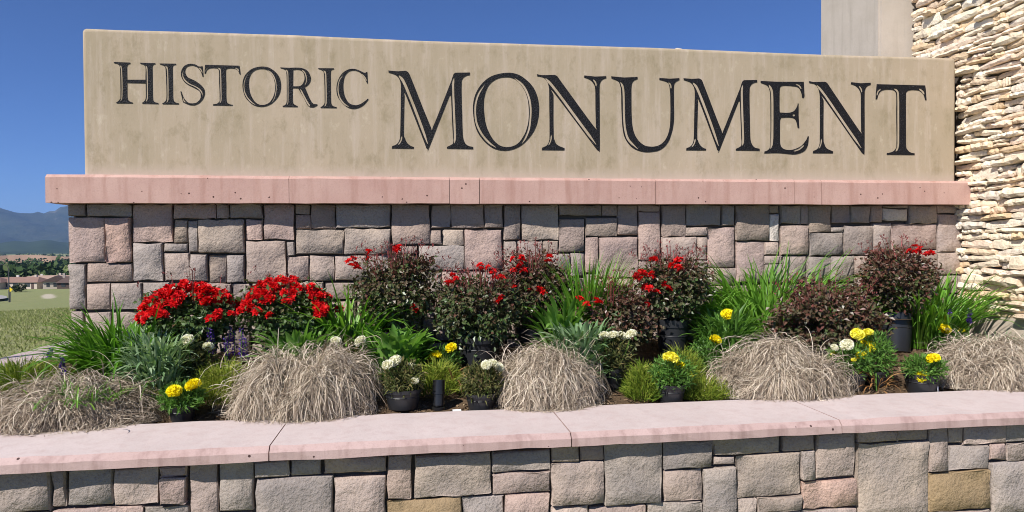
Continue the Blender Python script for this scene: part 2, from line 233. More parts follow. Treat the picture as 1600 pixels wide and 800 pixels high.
('O',0.4646,2.4114,[[272,629,300,630,326,628,351,623,375,615,399,603,422,587,444,570,464,552,480,534,495,515,507,494,517,471,526,444,533,415,537,384,540,354,539,325,537,295,532,265,526,237,518,211,508,187,496,163,481,139,462,114,440,89,416,65,391,45,366,30,338,17,310,8,283,2,255,0,228,1,201,6,175,13,152,24,129,39,108,56,88,75,70,96,53,118,38,143,26,170,16,202,9,236,4,271,1,304,0,335,1,364,5,392,11,420,20,447,32,474,46,499,62,522,81,544,102,564,125,582,150,597,179,609,210,618,242,625],[262,592,281,593,300,592,318,588,336,582,352,573,367,561,381,547,394,531,407,513,419,493,430,472,438,449,445,425,450,398,453,370,455,343,456,316,456,289,453,262,450,236,445,210,438,185,430,161,420,138,407,116,393,94,378,75,362,60,345,48,326,40,307,34,288,31,269,30,251,32,232,36,215,43,198,54,182,68,166,85,152,105,138,128,125,154,113,181,104,210,97,240,93,273,90,305,88,335,88,364,89,391,91,417,96,441,102,464,110,486,119,506,130,524,143,539,157,553,173,564,189,574,206,581,225,587,244,590],[100,541,79,516,58,490,41,463,28,433,19,403,12,373,9,343,9,313,10,285,12,258,16,232,23,206,34,179,47,153,62,128,80,104,99,81,119,62,140,46,162,35,184,24,186,28,168,43,149,58,131,74,112,93,93,114,76,137,62,161,49,187,39,212,32,236,29,260,26,286,25,314,26,343,29,371,35,399,44,428,56,456,71,483,87,510,103,538],[336,589,355,571,373,555,390,538,406,519,420,497,433,473,443,445,452,413,458,381,461,346,461,310,459,275,456,242,452,210,446,181,438,156,429,134,419,113,409,94,399,75,390,56,393,54,407,70,422,86,434,105,444,127,454,151,463,178,469,208,473,241,476,275,478,310,478,347,475,383,469,418,459,450,448,480,435,506,420,529,403,549,383,566,361,579,339,592]]),
('N',0.9892,2.4131,[[0,623,37,616,146,621,151,619,156,618,161,615,166,612,171,607,176,600,181,593,186,586,263,484,345,375,418,278,471,210,495,183,497,185,491,199,490,207,487,353,487,395,487,439,487,479,486,511,484,530,481,540,478,547,473,555,467,564,460,573,452,581,443,588,431,594,419,599,405,603,392,607,395,624,483,617,579,623,579,607,570,603,560,600,552,596,544,591,538,585,533,578,529,570,526,561,524,555,522,550,522,539,521,512,521,462,522,396,522,324,522,255,522,191,522,124,522,63,521,20,519,1,516,0,512,6,509,10,506,11,502,13,499,16,496,18,398,144,295,277,204,394,140,475,115,504,116,497,128,475,134,461,134,377,133,290,133,210,134,150,134,118,135,107,137,103,140,96,144,84,148,73,154,62,163,53,176,45,192,38,209,32,225,26,222,8,36,8,38,27,49,31,59,36,70,41,78,47,84,54,89,62,93,70,96,81,98,88,100,94,100,107,101,140,101,198,101,276,100,361,100,442,100,460,100,477,100,494,99,511,96,527,92,542,87,557,81,569,75,578,68,586,61,592,51,597,40,601,28,603,15,605,2,606],[66,594,84,562,108,536,142,496,192,432,251,353,311,274,368,201,425,127,489,58,493,61,442,140,385,214,329,287,269,366,209,445,159,509,125,550,101,576,70,597],[465,595,469,583,476,575,481,567,484,558,486,548,492,538,496,539,499,550,497,561,493,573,486,583,479,592,467,597],[113,135,107,121,106,106,104,93,99,79,91,64,88,47,90,45,103,58,110,74,116,90,119,105,120,120,116,135]]),
('U',1.6113,2.4143,[[0,622,110,615,225,623,225,606,216,602,206,598,197,593,190,587,184,581,180,574,177,565,174,552,172,534,171,512,171,486,171,458,171,423,171,384,171,345,172,309,174,278,175,250,178,224,182,200,188,176,196,154,205,134,216,116,229,99,243,84,258,72,273,62,287,55,301,51,315,49,330,48,346,47,364,48,381,51,398,55,413,62,428,71,442,82,455,94,466,109,476,126,485,144,492,165,498,186,502,207,506,233,508,265,509,311,510,367,509,422,509,466,508,495,506,516,504,531,502,546,499,559,496,569,491,578,483,585,469,591,451,596,432,600,413,604,415,620,504,616,588,623,588,608,579,603,570,598,561,593,554,587,549,581,545,575,542,566,540,552,539,529,539,501,540,469,540,436,540,400,541,360,541,321,540,286,538,257,535,233,531,210,526,186,518,159,509,133,499,107,487,85,473,66,458,49,441,35,424,24,405,15,386,9,366,6,345,3,325,1,304,0,283,1,262,4,241,9,219,16,198,25,179,36,163,49,148,65,134,82,123,99,114,117,107,135,102,155,98,178,94,206,91,236,90,270,88,307,86,353,85,406,85,457,83,495,82,518,81,529,79,536,76,545,74,555,70,565,66,574,58,582,47,588,32,594,17,599,2,604],[75,578,79,563,83,549,89,533,92,514,94,490,95,456,96,401,96,336,98,277,101,232,105,195,112,162,119,135,128,112,143,89,166,65,195,45,224,24,228,28,203,54,179,79,158,101,146,121,137,141,131,166,124,198,120,234,117,278,115,336,115,402,114,457,113,492,111,516,107,538,101,556,90,569,79,580],[490,586,493,576,499,570,504,563,506,555,507,544,513,534,517,534,521,546,519,557,516,568,510,578,503,585,492,588]]),
('M',2.2362,2.4178,[[0,620,70,616,137,622,143,619,150,616,156,613,161,608,166,599,171,589,175,577,180,566,222,463,266,353,306,255,336,186,346,151,343,138,340,150,350,184,379,250,418,344,462,451,504,551,508,565,513,580,517,593,522,603,526,610,530,613,534,615,538,618,656,623,656,604,647,602,638,600,629,597,621,594,614,590,608,585,602,580,597,572,593,567,590,562,588,551,587,525,586,478,587,414,588,347,590,290,590,244,591,203,592,168,593,139,595,118,598,103,601,93,606,82,611,72,617,63,624,56,632,50,642,45,654,43,666,41,678,38,678,21,465,21,463,35,473,40,483,44,492,48,500,53,505,56,509,59,512,63,514,72,515,85,515,102,513,122,512,147,511,177,510,213,508,251,506,288,505,325,504,364,502,402,501,440,488,435,443,327,396,212,353,109,323,36,309,4,307,0,309,9,310,15,307,15,304,17,300,21,297,24,281,69,242,168,201,273,164,366,137,430,125,454,123,449,126,433,126,422,124,346,121,266,119,194,119,141,119,114,120,107,122,107,125,104,128,94,132,84,136,75,142,67,148,59,155,52,163,46,170,41,177,37,184,35,191,34,198,32,195,18,22,17,24,35,33,39,43,42,52,46,60,51,67,58,73,65,78,74,83,84,85,92,87,97,88,110,90,140,92,195,93,266,95,345,97,420,98,444,99,469,99,493,98,513,96,528,93,540,89,550,84,559,79,568,73,575,65,582,56,588,44,593,30,597,16,600,2,604],[79,585,86,568,96,554,108,536,121,509,136,475,154,431,177,374,204,308,229,242,252,179,277,117,306,57,311,59,294,123,273,187,250,250,224,316,198,382,175,440,156,483,141,518,127,547,114,567,100,580,84,589],[523,580,515,565,509,549,507,523,507,484,508,436,510,382,512,316,515,243,517,184,518,149,519,128,519,110,517,93,518,79,520,65,525,64,532,77,537,91,538,109,539,128,538,150,537,186,535,244,532,317,530,383,528,437,527,485,527,523,529,548,529,563,528,580],[99,118,92,106,90,94,87,82,80,71,72,60,67,45,70,43,83,52,92,64,99,77,104,91,106,104,103,117]]),
('E',2.9247,2.4114,[[0,622,144,619,394,625,401,504,395,487,381,487,379,499,377,511,374,523,370,534,365,545,359,557,352,567,343,575,331,580,318,582,303,584,287,585,269,587,247,587,227,587,210,587,199,585,190,583,184,580,179,575,176,568,174,559,173,549,172,539,171,495,171,448,171,406,172,376,174,361,176,357,180,358,183,357,201,357,220,356,238,356,254,357,269,359,282,363,294,367,304,373,313,381,320,391,327,401,332,410,335,417,337,424,339,431,340,438,346,438,346,338,353,229,339,227,336,241,333,256,330,269,326,281,322,290,317,298,311,304,304,308,295,312,285,314,273,315,260,316,243,316,225,315,205,313,186,312,177,294,176,250,175,205,175,163,175,129,176,106,178,90,181,78,186,68,192,59,200,52,210,47,221,43,235,40,252,38,269,38,287,41,307,45,327,52,347,61,365,70,380,82,394,96,405,110,415,123,422,133,426,143,430,152,434,161,441,156,439,137,438,118,436,99,432,82,426,67,419,53,410,40,398,30,382,20,362,12,340,6,321,2,304,0,289,0,273,2,254,3,232,5,208,7,182,9,155,10,126,10,95,9,64,7,32,6,35,23,43,26,52,28,60,31,67,36,74,42,79,48,84,58,87,72,89,90,89,113,89,139,89,169,90,205,90,247,90,290,89,333,89,376,89,421,88,463,87,496,86,520,83,535,80,547,76,558,72,567,66,575,60,582,51,588,40,593,27,597,13,601,0,606],[71,592,75,575,80,560,87,545,90,530,92,512,94,476,95,409,95,326,95,251,94,194,93,147,91,109,88,83,86,65,87,47,92,46,102,62,110,80,113,107,116,146,116,195,117,252,117,326,117,410,116,477,114,513,112,534,108,551,100,569,89,583,76,595],[318,601,327,594,337,592,345,588,352,581,359,570,371,562,374,564,371,578,363,589,354,598,342,604,331,607,319,604],[297,27,318,27,338,33,358,41,375,54,391,67,402,85,399,88,380,78,365,65,350,54,333,47,314,41,296,30],[290,335,298,327,306,328,314,335,314,340,306,347,298,347,290,339]]),
('N',3.3689,2.4161,[[0,628,37,621,146,626,151,624,156,623,161,620,166,617,171,612,176,605,181,598,186,591,263,488,344,379,418,280,470,212,494,184,496,187,490,201,489,209,486,356,486,398,486,443,486,483,485,515,483,534,480,545,477,551,472,559,466,569,459,578,451,586,442,593,431,599,418,604,404,608,391,612,394,629,482,622,578,629,578,612,569,608,559,605,551,601,543,596,537,590,532,583,528,575,525,566,522,559,521,555,521,543,520,516,520,466,520,400,521,327,521,257,521,193,521,125,521,64,520,20,518,1,515,0,511,6,508,10,505,11,501,13,498,16,495,18,397,145,295,279,204,397,140,479,114,508,115,501,127,479,134,465,134,380,133,292,133,212,133,151,134,119,135,107,137,104,140,97,144,85,148,74,154,63,163,53,175,45,191,39,208,33,225,26,221,9,36,8,38,27,49,32,59,36,69,41,78,47,84,54,89,62,93,71,96,82,98,89,99,94,100,108,100,141,101,200,101,278,100,364,100,446,100,464,100,481,100,498,98,515,95,531,91,547,87,561,81,573,75,583,68,591,60,597,51,602,40,606,28,608,15,609,2,611],[66,599,84,567,108,540,142,500,191,435,251,356,310,277,367,202,424,128,488,58,492,61,442,141,385,215,328,290,268,369,209,448,159,513,125,554,100,581,70,602],[464,600,468,588,475,580,480,571,483,563,485,552,491,543,495,543,498,555,496,566,492,577,485,588,478,596,466,602],[113,136,107,122,106,107,104,93,98,79,91,64,87,47,90,46,102,59,110,74,116,90,119,106,120,121,116,136]]),
('T',3.9952,2.4193,[[10,615,477,616,482,587,491,487,477,486,474,499,471,511,467,523,462,534,455,543,446,551,436,559,427,564,417,568,407,570,397,571,386,572,373,572,359,573,346,572,334,571,323,568,313,565,305,561,299,556,295,551,292,547,291,538,291,519,290,488,290,448,291,402,291,350,291,288,291,217,291,148,292,97,295,69,298,57,303,51,308,45,315,36,324,30,332,26,341,22,350,19,359,18,367,17,376,16,376,1,107,0,109,15,123,17,137,20,150,23,161,27,171,32,179,38,187,46,192,54,196,58,199,61,201,70,201,96,202,146,201,214,199,286,198,349,198,400,199,446,199,486,198,517,196,536,194,545,191,549,186,553,182,559,176,563,169,566,160,568,146,570,129,570,112,570,96,569,83,567,71,564,60,560,50,555,42,549,36,541,30,532,25,523,21,514,19,504,16,493,14,483,0,483,2,538],[170,579,180,571,188,564,195,558,199,552,203,543,205,516,207,465,207,398,207,328,208,250,208,169,208,107,205,77,202,66,198,57,194,48,192,41,190,32,194,29,203,34,212,40,217,50,221,60,225,74,228,107,228,169,228,250,227,328,227,399,227,466,225,518,222,546,218,560,210,570,199,580,185,582,172,583],[49,577,35,574,25,566,15,556,10,542,7,529,10,515,13,514,21,526,24,539,28,549,35,556,45,563,51,575],[414,586,422,573,434,566,443,559,449,551,454,542,466,535,470,537,471,550,465,560,457,571,445,580,433,587,416,589]]),
]
BACK_STONES=[
(-2.572,1.888,-2.458,1.975,'d'), (-2.447,1.885,-2.138,1.975,'g'), (-2.121,1.690,-1.842,1.975,'p'), (-1.828,1.869,-1.526,1.975,'p'), (-1.516,1.869,-1.428,1.975,''),
(-1.419,1.869,-1.179,1.975,''), (-1.167,1.704,-0.943,1.975,'p'), (-0.925,1.903,-0.823,1.975,'b'), (-0.927,1.787,-0.818,1.897,'p'), (-0.811,1.789,-0.627,1.975,''),
(-0.618,1.798,-0.198,1.975,'g'), (-2.576,1.539,-2.325,1.876,'p'), (-2.317,1.539,-2.140,1.873,'k'), (-1.823,1.685,-1.733,1.857,'b'), (-1.722,1.611,-1.661,1.852,''),
(-1.649,1.602,-1.319,1.857,'t'), (-1.301,1.701,-1.181,1.859,'p'), (-2.124,1.397,-1.916,1.678,'g'), (-1.897,1.615,-1.735,1.676,'g'), (-1.899,1.394,-1.725,1.601,''),
(-1.714,1.387,-1.595,1.595,''), (-1.576,1.374,-1.453,1.582,'b'), (-1.439,1.373,-1.322,1.584,''), (-1.304,1.369,-1.010,1.691,''), (-0.996,1.579,-0.939,1.687,''),
(-0.925,1.585,-0.562,1.777,'t'), (-0.555,1.583,-0.199,1.782,'t'), (-0.991,1.382,-0.833,1.569,''), (-0.823,1.379,-0.641,1.572,''), (-0.632,1.376,-0.388,1.573,''),
(-2.578,1.188,-2.467,1.523,'g'), (-2.451,1.388,-2.138,1.528,''), (-2.454,1.181,-2.296,1.377,''), (-2.286,1.180,-2.069,1.378,''), (-2.057,1.170,-1.870,1.379,''),
(-1.862,1.166,-1.682,1.373,''), (-1.405,1.232,-1.280,1.360,''), (-1.398,1.170,-1.274,1.219,''), (-1.392,1.017,-1.290,1.157,''), (-1.674,1.146,-1.417,1.366,''),
(-1.264,1.200,-0.997,1.360,''), (-0.985,1.195,-0.723,1.368,''), (-0.186,1.659,0.111,1.975,''), (0.126,1.793,0.281,1.975,''), (0.290,1.789,0.549,1.975,''),
(0.558,1.789,0.704,1.975,''), (0.717,1.693,0.850,1.975,''), (0.863,1.689,1.168,1.975,'t'), (1.178,1.889,1.529,1.975,'b'), (1.539,1.886,1.670,1.975,''),
(1.676,1.728,1.848,1.975,''), (1.858,1.520,2.041,1.914,'p'), (1.858,1.924,2.041,1.975,'p'), (0.122,1.661,0.207,1.767,''), (0.221,1.657,0.386,1.773,'t'),
(0.395,1.451,0.699,1.772,'p'), (1.174,1.591,1.387,1.859,''), (1.398,1.716,1.666,1.869,'b'), (1.397,1.416,1.506,1.709,'p'), (1.517,1.375,1.847,1.706,'p'),
(-0.135,1.582,0.009,1.649,''), (0.023,1.447,0.385,1.647,'g'), (0.715,1.441,0.815,1.677,''), (0.825,1.442,1.031,1.679,''), (1.042,1.582,1.163,1.678,'b'),
(1.041,1.436,1.262,1.575,'g'), (0.208,1.234,0.517,1.436,'p'), (0.093,1.238,0.199,1.438,''), (0.155,0.879,0.387,1.219,'p'), (0.058,0.883,0.144,1.103,''),
(1.856,1.371,2.057,1.510,'p'), (0.525,1.233,0.730,1.433,''), (-0.377,1.376,-0.145,1.574,''), (-0.138,1.438,0.014,1.572,''), (1.271,1.388,1.383,1.577,''),
(2.059,1.713,2.266,1.975,''), (2.273,1.805,2.583,1.975,''), (2.594,1.805,2.704,1.975,''), (2.721,1.675,3.021,1.975,'b'), (3.028,1.908,3.113,1.975,'b'),
(3.032,1.674,3.113,1.898,'w'), (3.130,1.821,3.312,1.975,''), (3.320,1.815,3.387,1.975,''), (3.395,1.745,3.600,1.975,'b'), (3.612,1.825,3.781,1.975,''),
(3.792,1.825,3.969,1.975,''), (3.981,1.831,4.089,1.975,''), (4.097,1.842,4.338,1.948,'w'), (4.096,1.958,4.338,1.975,''), (4.350,1.818,4.622,1.975,''), (4.640,1.907,4.878,1.975,''),
(4.641,1.565,4.879,1.897,''), (2.273,1.715,2.457,1.787,''), (2.058,1.517,2.363,1.706,''), (2.372,1.521,2.456,1.705,''), (2.464,1.445,2.709,1.783,'p'), (3.134,1.547,3.385,1.801,''),
(3.608,1.744,3.714,1.783,''), (3.399,1.540,3.709,1.734,''), (3.724,1.542,3.998,1.796,''), (4.008,1.571,4.177,1.817,''), (4.187,1.586,4.623,1.808,'p'),
(2.726,1.313,2.978,1.661,'p'), (2.986,1.549,3.113,1.660,''), (2.332,1.234,2.451,1.505,''), (2.463,1.296,2.718,1.435,''), (2.467,1.231,2.718,1.286,''),
(2.394,0.958,2.600,1.219,'p'), (2.986,1.475,3.141,1.537,''), (3.152,1.311,3.365,1.537,''), (3.376,1.307,3.588,1.530,''), (3.599,1.304,3.816,1.533,''), (3.828,1.353,4.164,1.532,''),
(4.187,1.348,4.624,1.577,''), (4.632,1.358,4.886,1.555,''), (4.633,1.196,4.887,1.347,''), (2.609,0.953,2.824,1.215,''), (2.986,1.313,3.141,1.466,''), (2.076,1.322,2.246,1.498,''),
(-0.124,1.272,0.066,1.418,''), (0.746,1.282,0.926,1.418,''), (0.946,1.222,1.246,1.418,''), (1.406,1.202,1.486,1.398,''), (1.266,1.242,1.396,1.368,''),
(-0.704,1.232,-0.484,1.358,''), (-0.464,1.242,-0.264,1.358,''), (-0.244,1.212,-0.134,1.358,''), (1.506,1.192,1.786,1.358,''), (1.806,1.192,2.066,1.348,''),
(3.836,1.202,4.046,1.338,''), (4.066,1.192,4.156,1.338,''), (4.176,1.172,4.396,1.328,''), (4.416,1.152,4.606,1.328,''), (2.086,1.152,2.306,1.298,''), (2.996,1.152,3.126,1.298,''),
(2.736,1.232,2.956,1.288,''), (3.146,1.152,3.316,1.288,''), (3.336,1.082,3.586,1.288,''), (3.606,1.122,3.826,1.288,''), (0.746,1.112,0.936,1.258,''), (-0.114,1.122,0.066,1.248,''),
(-0.464,1.102,-0.254,1.218,''), (0.406,1.082,0.496,1.218,''), (1.266,1.012,1.396,1.218,''), (-0.704,1.022,-0.474,1.208,''), (0.516,1.032,0.706,1.208,''),
(2.846,1.032,2.986,1.208,''), (0.956,1.022,1.256,1.198,''), (-0.234,1.042,-0.124,1.188,''), (-1.254,1.062,-1.004,1.178,''), (-0.984,1.052,-0.794,1.178,''),
(-0.774,1.032,-0.714,1.178,''), (1.416,0.972,1.496,1.178,''), (3.846,0.972,4.056,1.178,''), (4.626,1.032,4.846,1.178,''), (-2.564,1.032,-2.484,1.168,''),
(1.516,0.962,1.776,1.168,''), (1.796,1.022,2.056,1.168,''), (4.076,1.052,4.166,1.168,''), (-2.464,0.952,-2.294,1.158,''), (-2.274,0.992,-2.084,1.158,''),
(-2.064,1.002,-1.754,1.148,''), (4.186,0.982,4.406,1.148,''), (-1.734,0.962,-1.564,1.128,''), (-1.544,0.932,-1.414,1.128,''), (2.076,1.002,2.246,1.128,''),
(2.266,0.942,2.366,1.128,''), (3.006,1.002,3.326,1.128,''), (4.426,0.982,4.616,1.128,''), (-0.104,0.922,0.036,1.098,''), (3.606,0.932,3.836,1.098,''), (0.726,0.902,0.946,1.088,''),
(-0.454,0.962,-0.244,1.078,''), (0.406,0.892,0.506,1.058,''), (3.346,0.922,3.596,1.058,''), (-1.274,0.912,-1.034,1.038,''), (-1.014,0.862,-0.784,1.028,''),
(4.076,0.882,4.176,1.028,''), (-0.224,0.882,-0.114,1.018,''), (-2.564,0.872,-2.474,1.008,''), (-0.764,0.812,-0.714,1.008,''), (0.526,0.832,0.716,1.008,''),
(2.846,0.872,2.996,1.008,''), (4.636,0.842,4.816,1.008,''), (-1.394,0.832,-1.284,0.998,''), (-0.694,0.852,-0.464,0.998,''), (0.966,0.822,1.186,0.998,''),
(1.206,0.872,1.256,0.998,''), (1.796,0.872,1.966,0.998,''), (1.986,0.822,2.066,0.998,''), (1.276,0.802,1.406,0.988,''), (-2.064,0.782,-1.844,0.978,''),
(-1.824,0.772,-1.744,0.978,''), (2.086,0.802,2.256,0.978,''), (3.016,0.822,3.336,0.978,''), (-2.274,0.792,-2.084,0.968,''), (4.196,0.772,4.506,0.958,''),
(4.526,0.752,4.626,0.958,''), (1.426,0.812,1.506,0.948,''), (3.856,0.792,4.066,0.948,''), (-1.724,0.792,-1.554,0.938,''), (-0.444,0.772,-0.254,0.938,''),
(1.526,0.732,1.776,0.938,''), (2.386,0.822,2.586,0.938,''), (-2.454,0.782,-2.284,0.928,''), (2.606,0.792,2.836,0.928,''), (2.276,0.752,2.376,0.918,''),
(-1.534,0.772,-1.404,0.908,''), (3.616,0.742,3.846,0.908,''), (-0.094,0.752,0.036,0.898,''), (3.356,0.762,3.526,0.898,''), (3.546,0.752,3.606,0.898,''),
(-1.264,0.732,-1.024,0.888,''), (0.736,0.712,0.956,0.878,''), (0.406,0.702,0.516,0.868,''), (-0.234,0.702,-0.104,0.858,''), (0.056,0.702,0.246,0.858,''),
(0.266,0.702,0.396,0.858,''), (4.086,0.722,4.186,0.858,''), (-2.564,0.722,-2.464,0.848,''), (1.206,0.702,1.266,0.848,''), (1.796,0.702,1.976,0.848,''),
(2.856,0.702,3.006,0.848,''), (-1.004,0.712,-0.774,0.838,''), (-0.694,0.702,-0.494,0.828,''), (4.646,0.702,4.846,0.818,''), (-1.384,0.702,-1.274,0.808,''),
(0.536,0.702,0.726,0.808,''), (0.976,0.702,1.196,0.798,''), (1.996,0.702,2.076,0.798,''), (2.396,0.702,2.596,0.798,''), (3.026,0.702,3.256,0.798,''), (3.276,0.702,3.346,0.798,''),
(-0.754,0.702,-0.704,0.788,''), (1.426,0.702,1.516,0.788,''), (1.286,0.702,1.416,0.778,''), (2.096,0.702,2.266,0.778,''), (-2.264,0.702,-2.084,0.768,''),
(-1.724,0.702,-1.544,0.768,''), (2.616,0.702,2.846,0.768,''), (3.866,0.702,4.076,0.768,''), (-2.444,0.702,-2.274,0.758,''), (-2.064,0.702,-1.834,0.758,''),
(-1.814,0.702,-1.734,0.748,''), (-1.524,0.702,-1.394,0.748,''), (-0.474,0.702,-0.244,0.748,''), (4.206,0.702,4.476,0.748,''),
]
FRONT_STONES=[
(-2.136,0.341,-1.816,0.546,''), (-1.807,0.355,-1.743,0.539,''), (-1.732,0.359,-1.521,0.537,''), (-1.512,0.349,-1.308,0.536,''), (-1.298,0.481,-1.168,0.532,'p'),
(-1.298,0.336,-1.172,0.474,'p'), (-1.806,0.218,-1.388,0.339,'p'), (-1.379,0.196,-1.171,0.326,''), (-1.156,0.184,-1.024,0.541,''), (-1.011,0.284,-0.846,0.537,''),
(-0.835,0.453,-0.665,0.535,'g'), (-0.655,0.449,-0.502,0.533,'g'), (-0.830,0.155,-0.442,0.442,'g'), (-0.483,0.452,-0.166,0.531,''), (-0.435,0.133,-0.172,0.427,''),
(-0.156,0.297,-0.031,0.529,''), (-0.016,0.298,0.392,0.526,'t'), (0.403,0.412,0.723,0.522,''), (0.402,0.294,0.720,0.402,''), (-0.163,0.111,0.233,0.287,'n'),
(0.240,0.090,0.464,0.283,'g'), (0.474,0.075,0.714,0.283,'p'), (-2.475,0.406,-2.144,0.553,''), (-2.478,0.268,-2.281,0.396,''), (-2.271,0.231,-1.827,0.331,''),
(0.732,0.453,0.884,0.533,'b'), (0.894,0.451,1.023,0.535,''), (0.731,0.210,1.024,0.444,''), (1.031,0.194,1.361,0.538,''), (1.376,0.380,1.660,0.535,''),
(1.675,0.441,2.070,0.536,'t'), (1.671,0.384,1.799,0.431,''), (1.376,0.192,1.602,0.370,''), (1.612,0.002,1.805,0.370,''), (1.811,0.193,2.203,0.431,'t'),
(1.816,0.000,1.930,0.183,''), (1.940,0.096,2.209,0.183,'b'), (2.098,0.444,2.290,0.536,''), (2.213,0.267,2.294,0.436,''), (2.304,0.273,2.549,0.537,''),
(2.219,0.101,2.558,0.257,'k'), (2.568,0.000,3.019,0.463,'t'), (2.566,0.475,2.812,0.536,''), (2.818,0.473,3.011,0.538,'b'), (3.029,0.275,3.150,0.538,''),
(3.160,0.444,3.246,0.541,''), (3.254,0.431,3.539,0.540,''), (3.156,0.274,3.430,0.421,'g'), (3.440,0.329,3.539,0.423,'p'), (3.025,0.035,3.438,0.265,'n'),
(3.549,0.430,3.945,0.533,'g'), (3.549,0.316,3.946,0.420,''), (3.448,0.000,3.948,0.306,'g'), (3.026,0.000,3.430,0.027,''), (0.724,0.059,0.937,0.200,''),
(0.947,0.041,1.270,0.184,''), (1.280,0.019,1.598,0.184,''), (1.940,0.000,2.205,0.086,''), (2.211,0.000,2.558,0.086,''), (-3.898,0.342,-3.658,0.548,''),
(-3.638,0.362,-3.298,0.548,''), (-3.278,0.362,-3.048,0.548,''), (-3.028,0.372,-2.768,0.548,''), (-2.748,0.412,-2.498,0.548,''), (3.962,0.402,4.222,0.548,''),
(4.242,0.392,4.452,0.548,''), (4.472,0.382,4.812,0.548,''), (4.832,0.342,4.942,0.548,''), (-2.748,0.192,-2.578,0.388,''), (-2.558,0.262,-2.508,0.388,''),
(3.962,0.232,4.232,0.378,''), (4.252,0.222,4.462,0.368,''), (4.482,0.152,4.672,0.358,''), (4.692,0.172,4.822,0.358,''), (-3.028,0.182,-2.768,0.348,''),
(-3.638,0.212,-3.368,0.338,''), (-3.348,0.152,-3.158,0.338,''), (-3.138,0.212,-3.038,0.338,''), (-3.898,0.132,-3.648,0.318,''), (4.842,0.172,4.942,0.318,''),
(-1.008,0.082,-0.858,0.268,''), (-2.488,0.072,-2.298,0.248,''), (-2.558,0.102,-2.498,0.238,''), (-2.278,0.042,-2.108,0.208,''), (-2.088,0.042,-1.828,0.208,''),
(3.962,0.072,4.242,0.208,''), (-1.808,0.042,-1.508,0.198,''), (-1.488,0.052,-1.408,0.198,''), (4.262,0.032,4.472,0.198,''), (-3.628,0.002,-3.358,0.188,''),
(-3.138,0.032,-3.038,0.188,''), (-1.388,0.002,-1.178,0.178,''), (-2.748,0.032,-2.568,0.168,''), (-1.158,0.022,-1.018,0.168,''), (-3.018,0.032,-2.848,0.158,''),
(-2.828,0.002,-2.758,0.158,''), (4.692,0.002,4.942,0.148,''), (-0.838,0.002,-0.528,0.138,''), (-0.508,0.002,-0.458,0.138,''), (-3.338,0.002,-3.148,0.128,''),
(4.492,0.012,4.682,0.128,''), (-0.438,0.002,-0.188,0.118,''), (-3.898,0.002,-3.638,0.108,''), (-0.168,0.002,0.142,0.088,''), (0.162,0.002,0.212,0.088,''),
(-2.548,0.002,-2.498,0.078,''), (0.232,0.002,0.452,0.068,''), (-0.998,0.002,-0.848,0.058,''), (0.472,0.002,0.702,0.058,''), (-2.478,0.002,-2.288,0.048,''),
(3.962,0.002,4.162,0.048,''), (4.182,0.002,4.252,0.048,''),
]
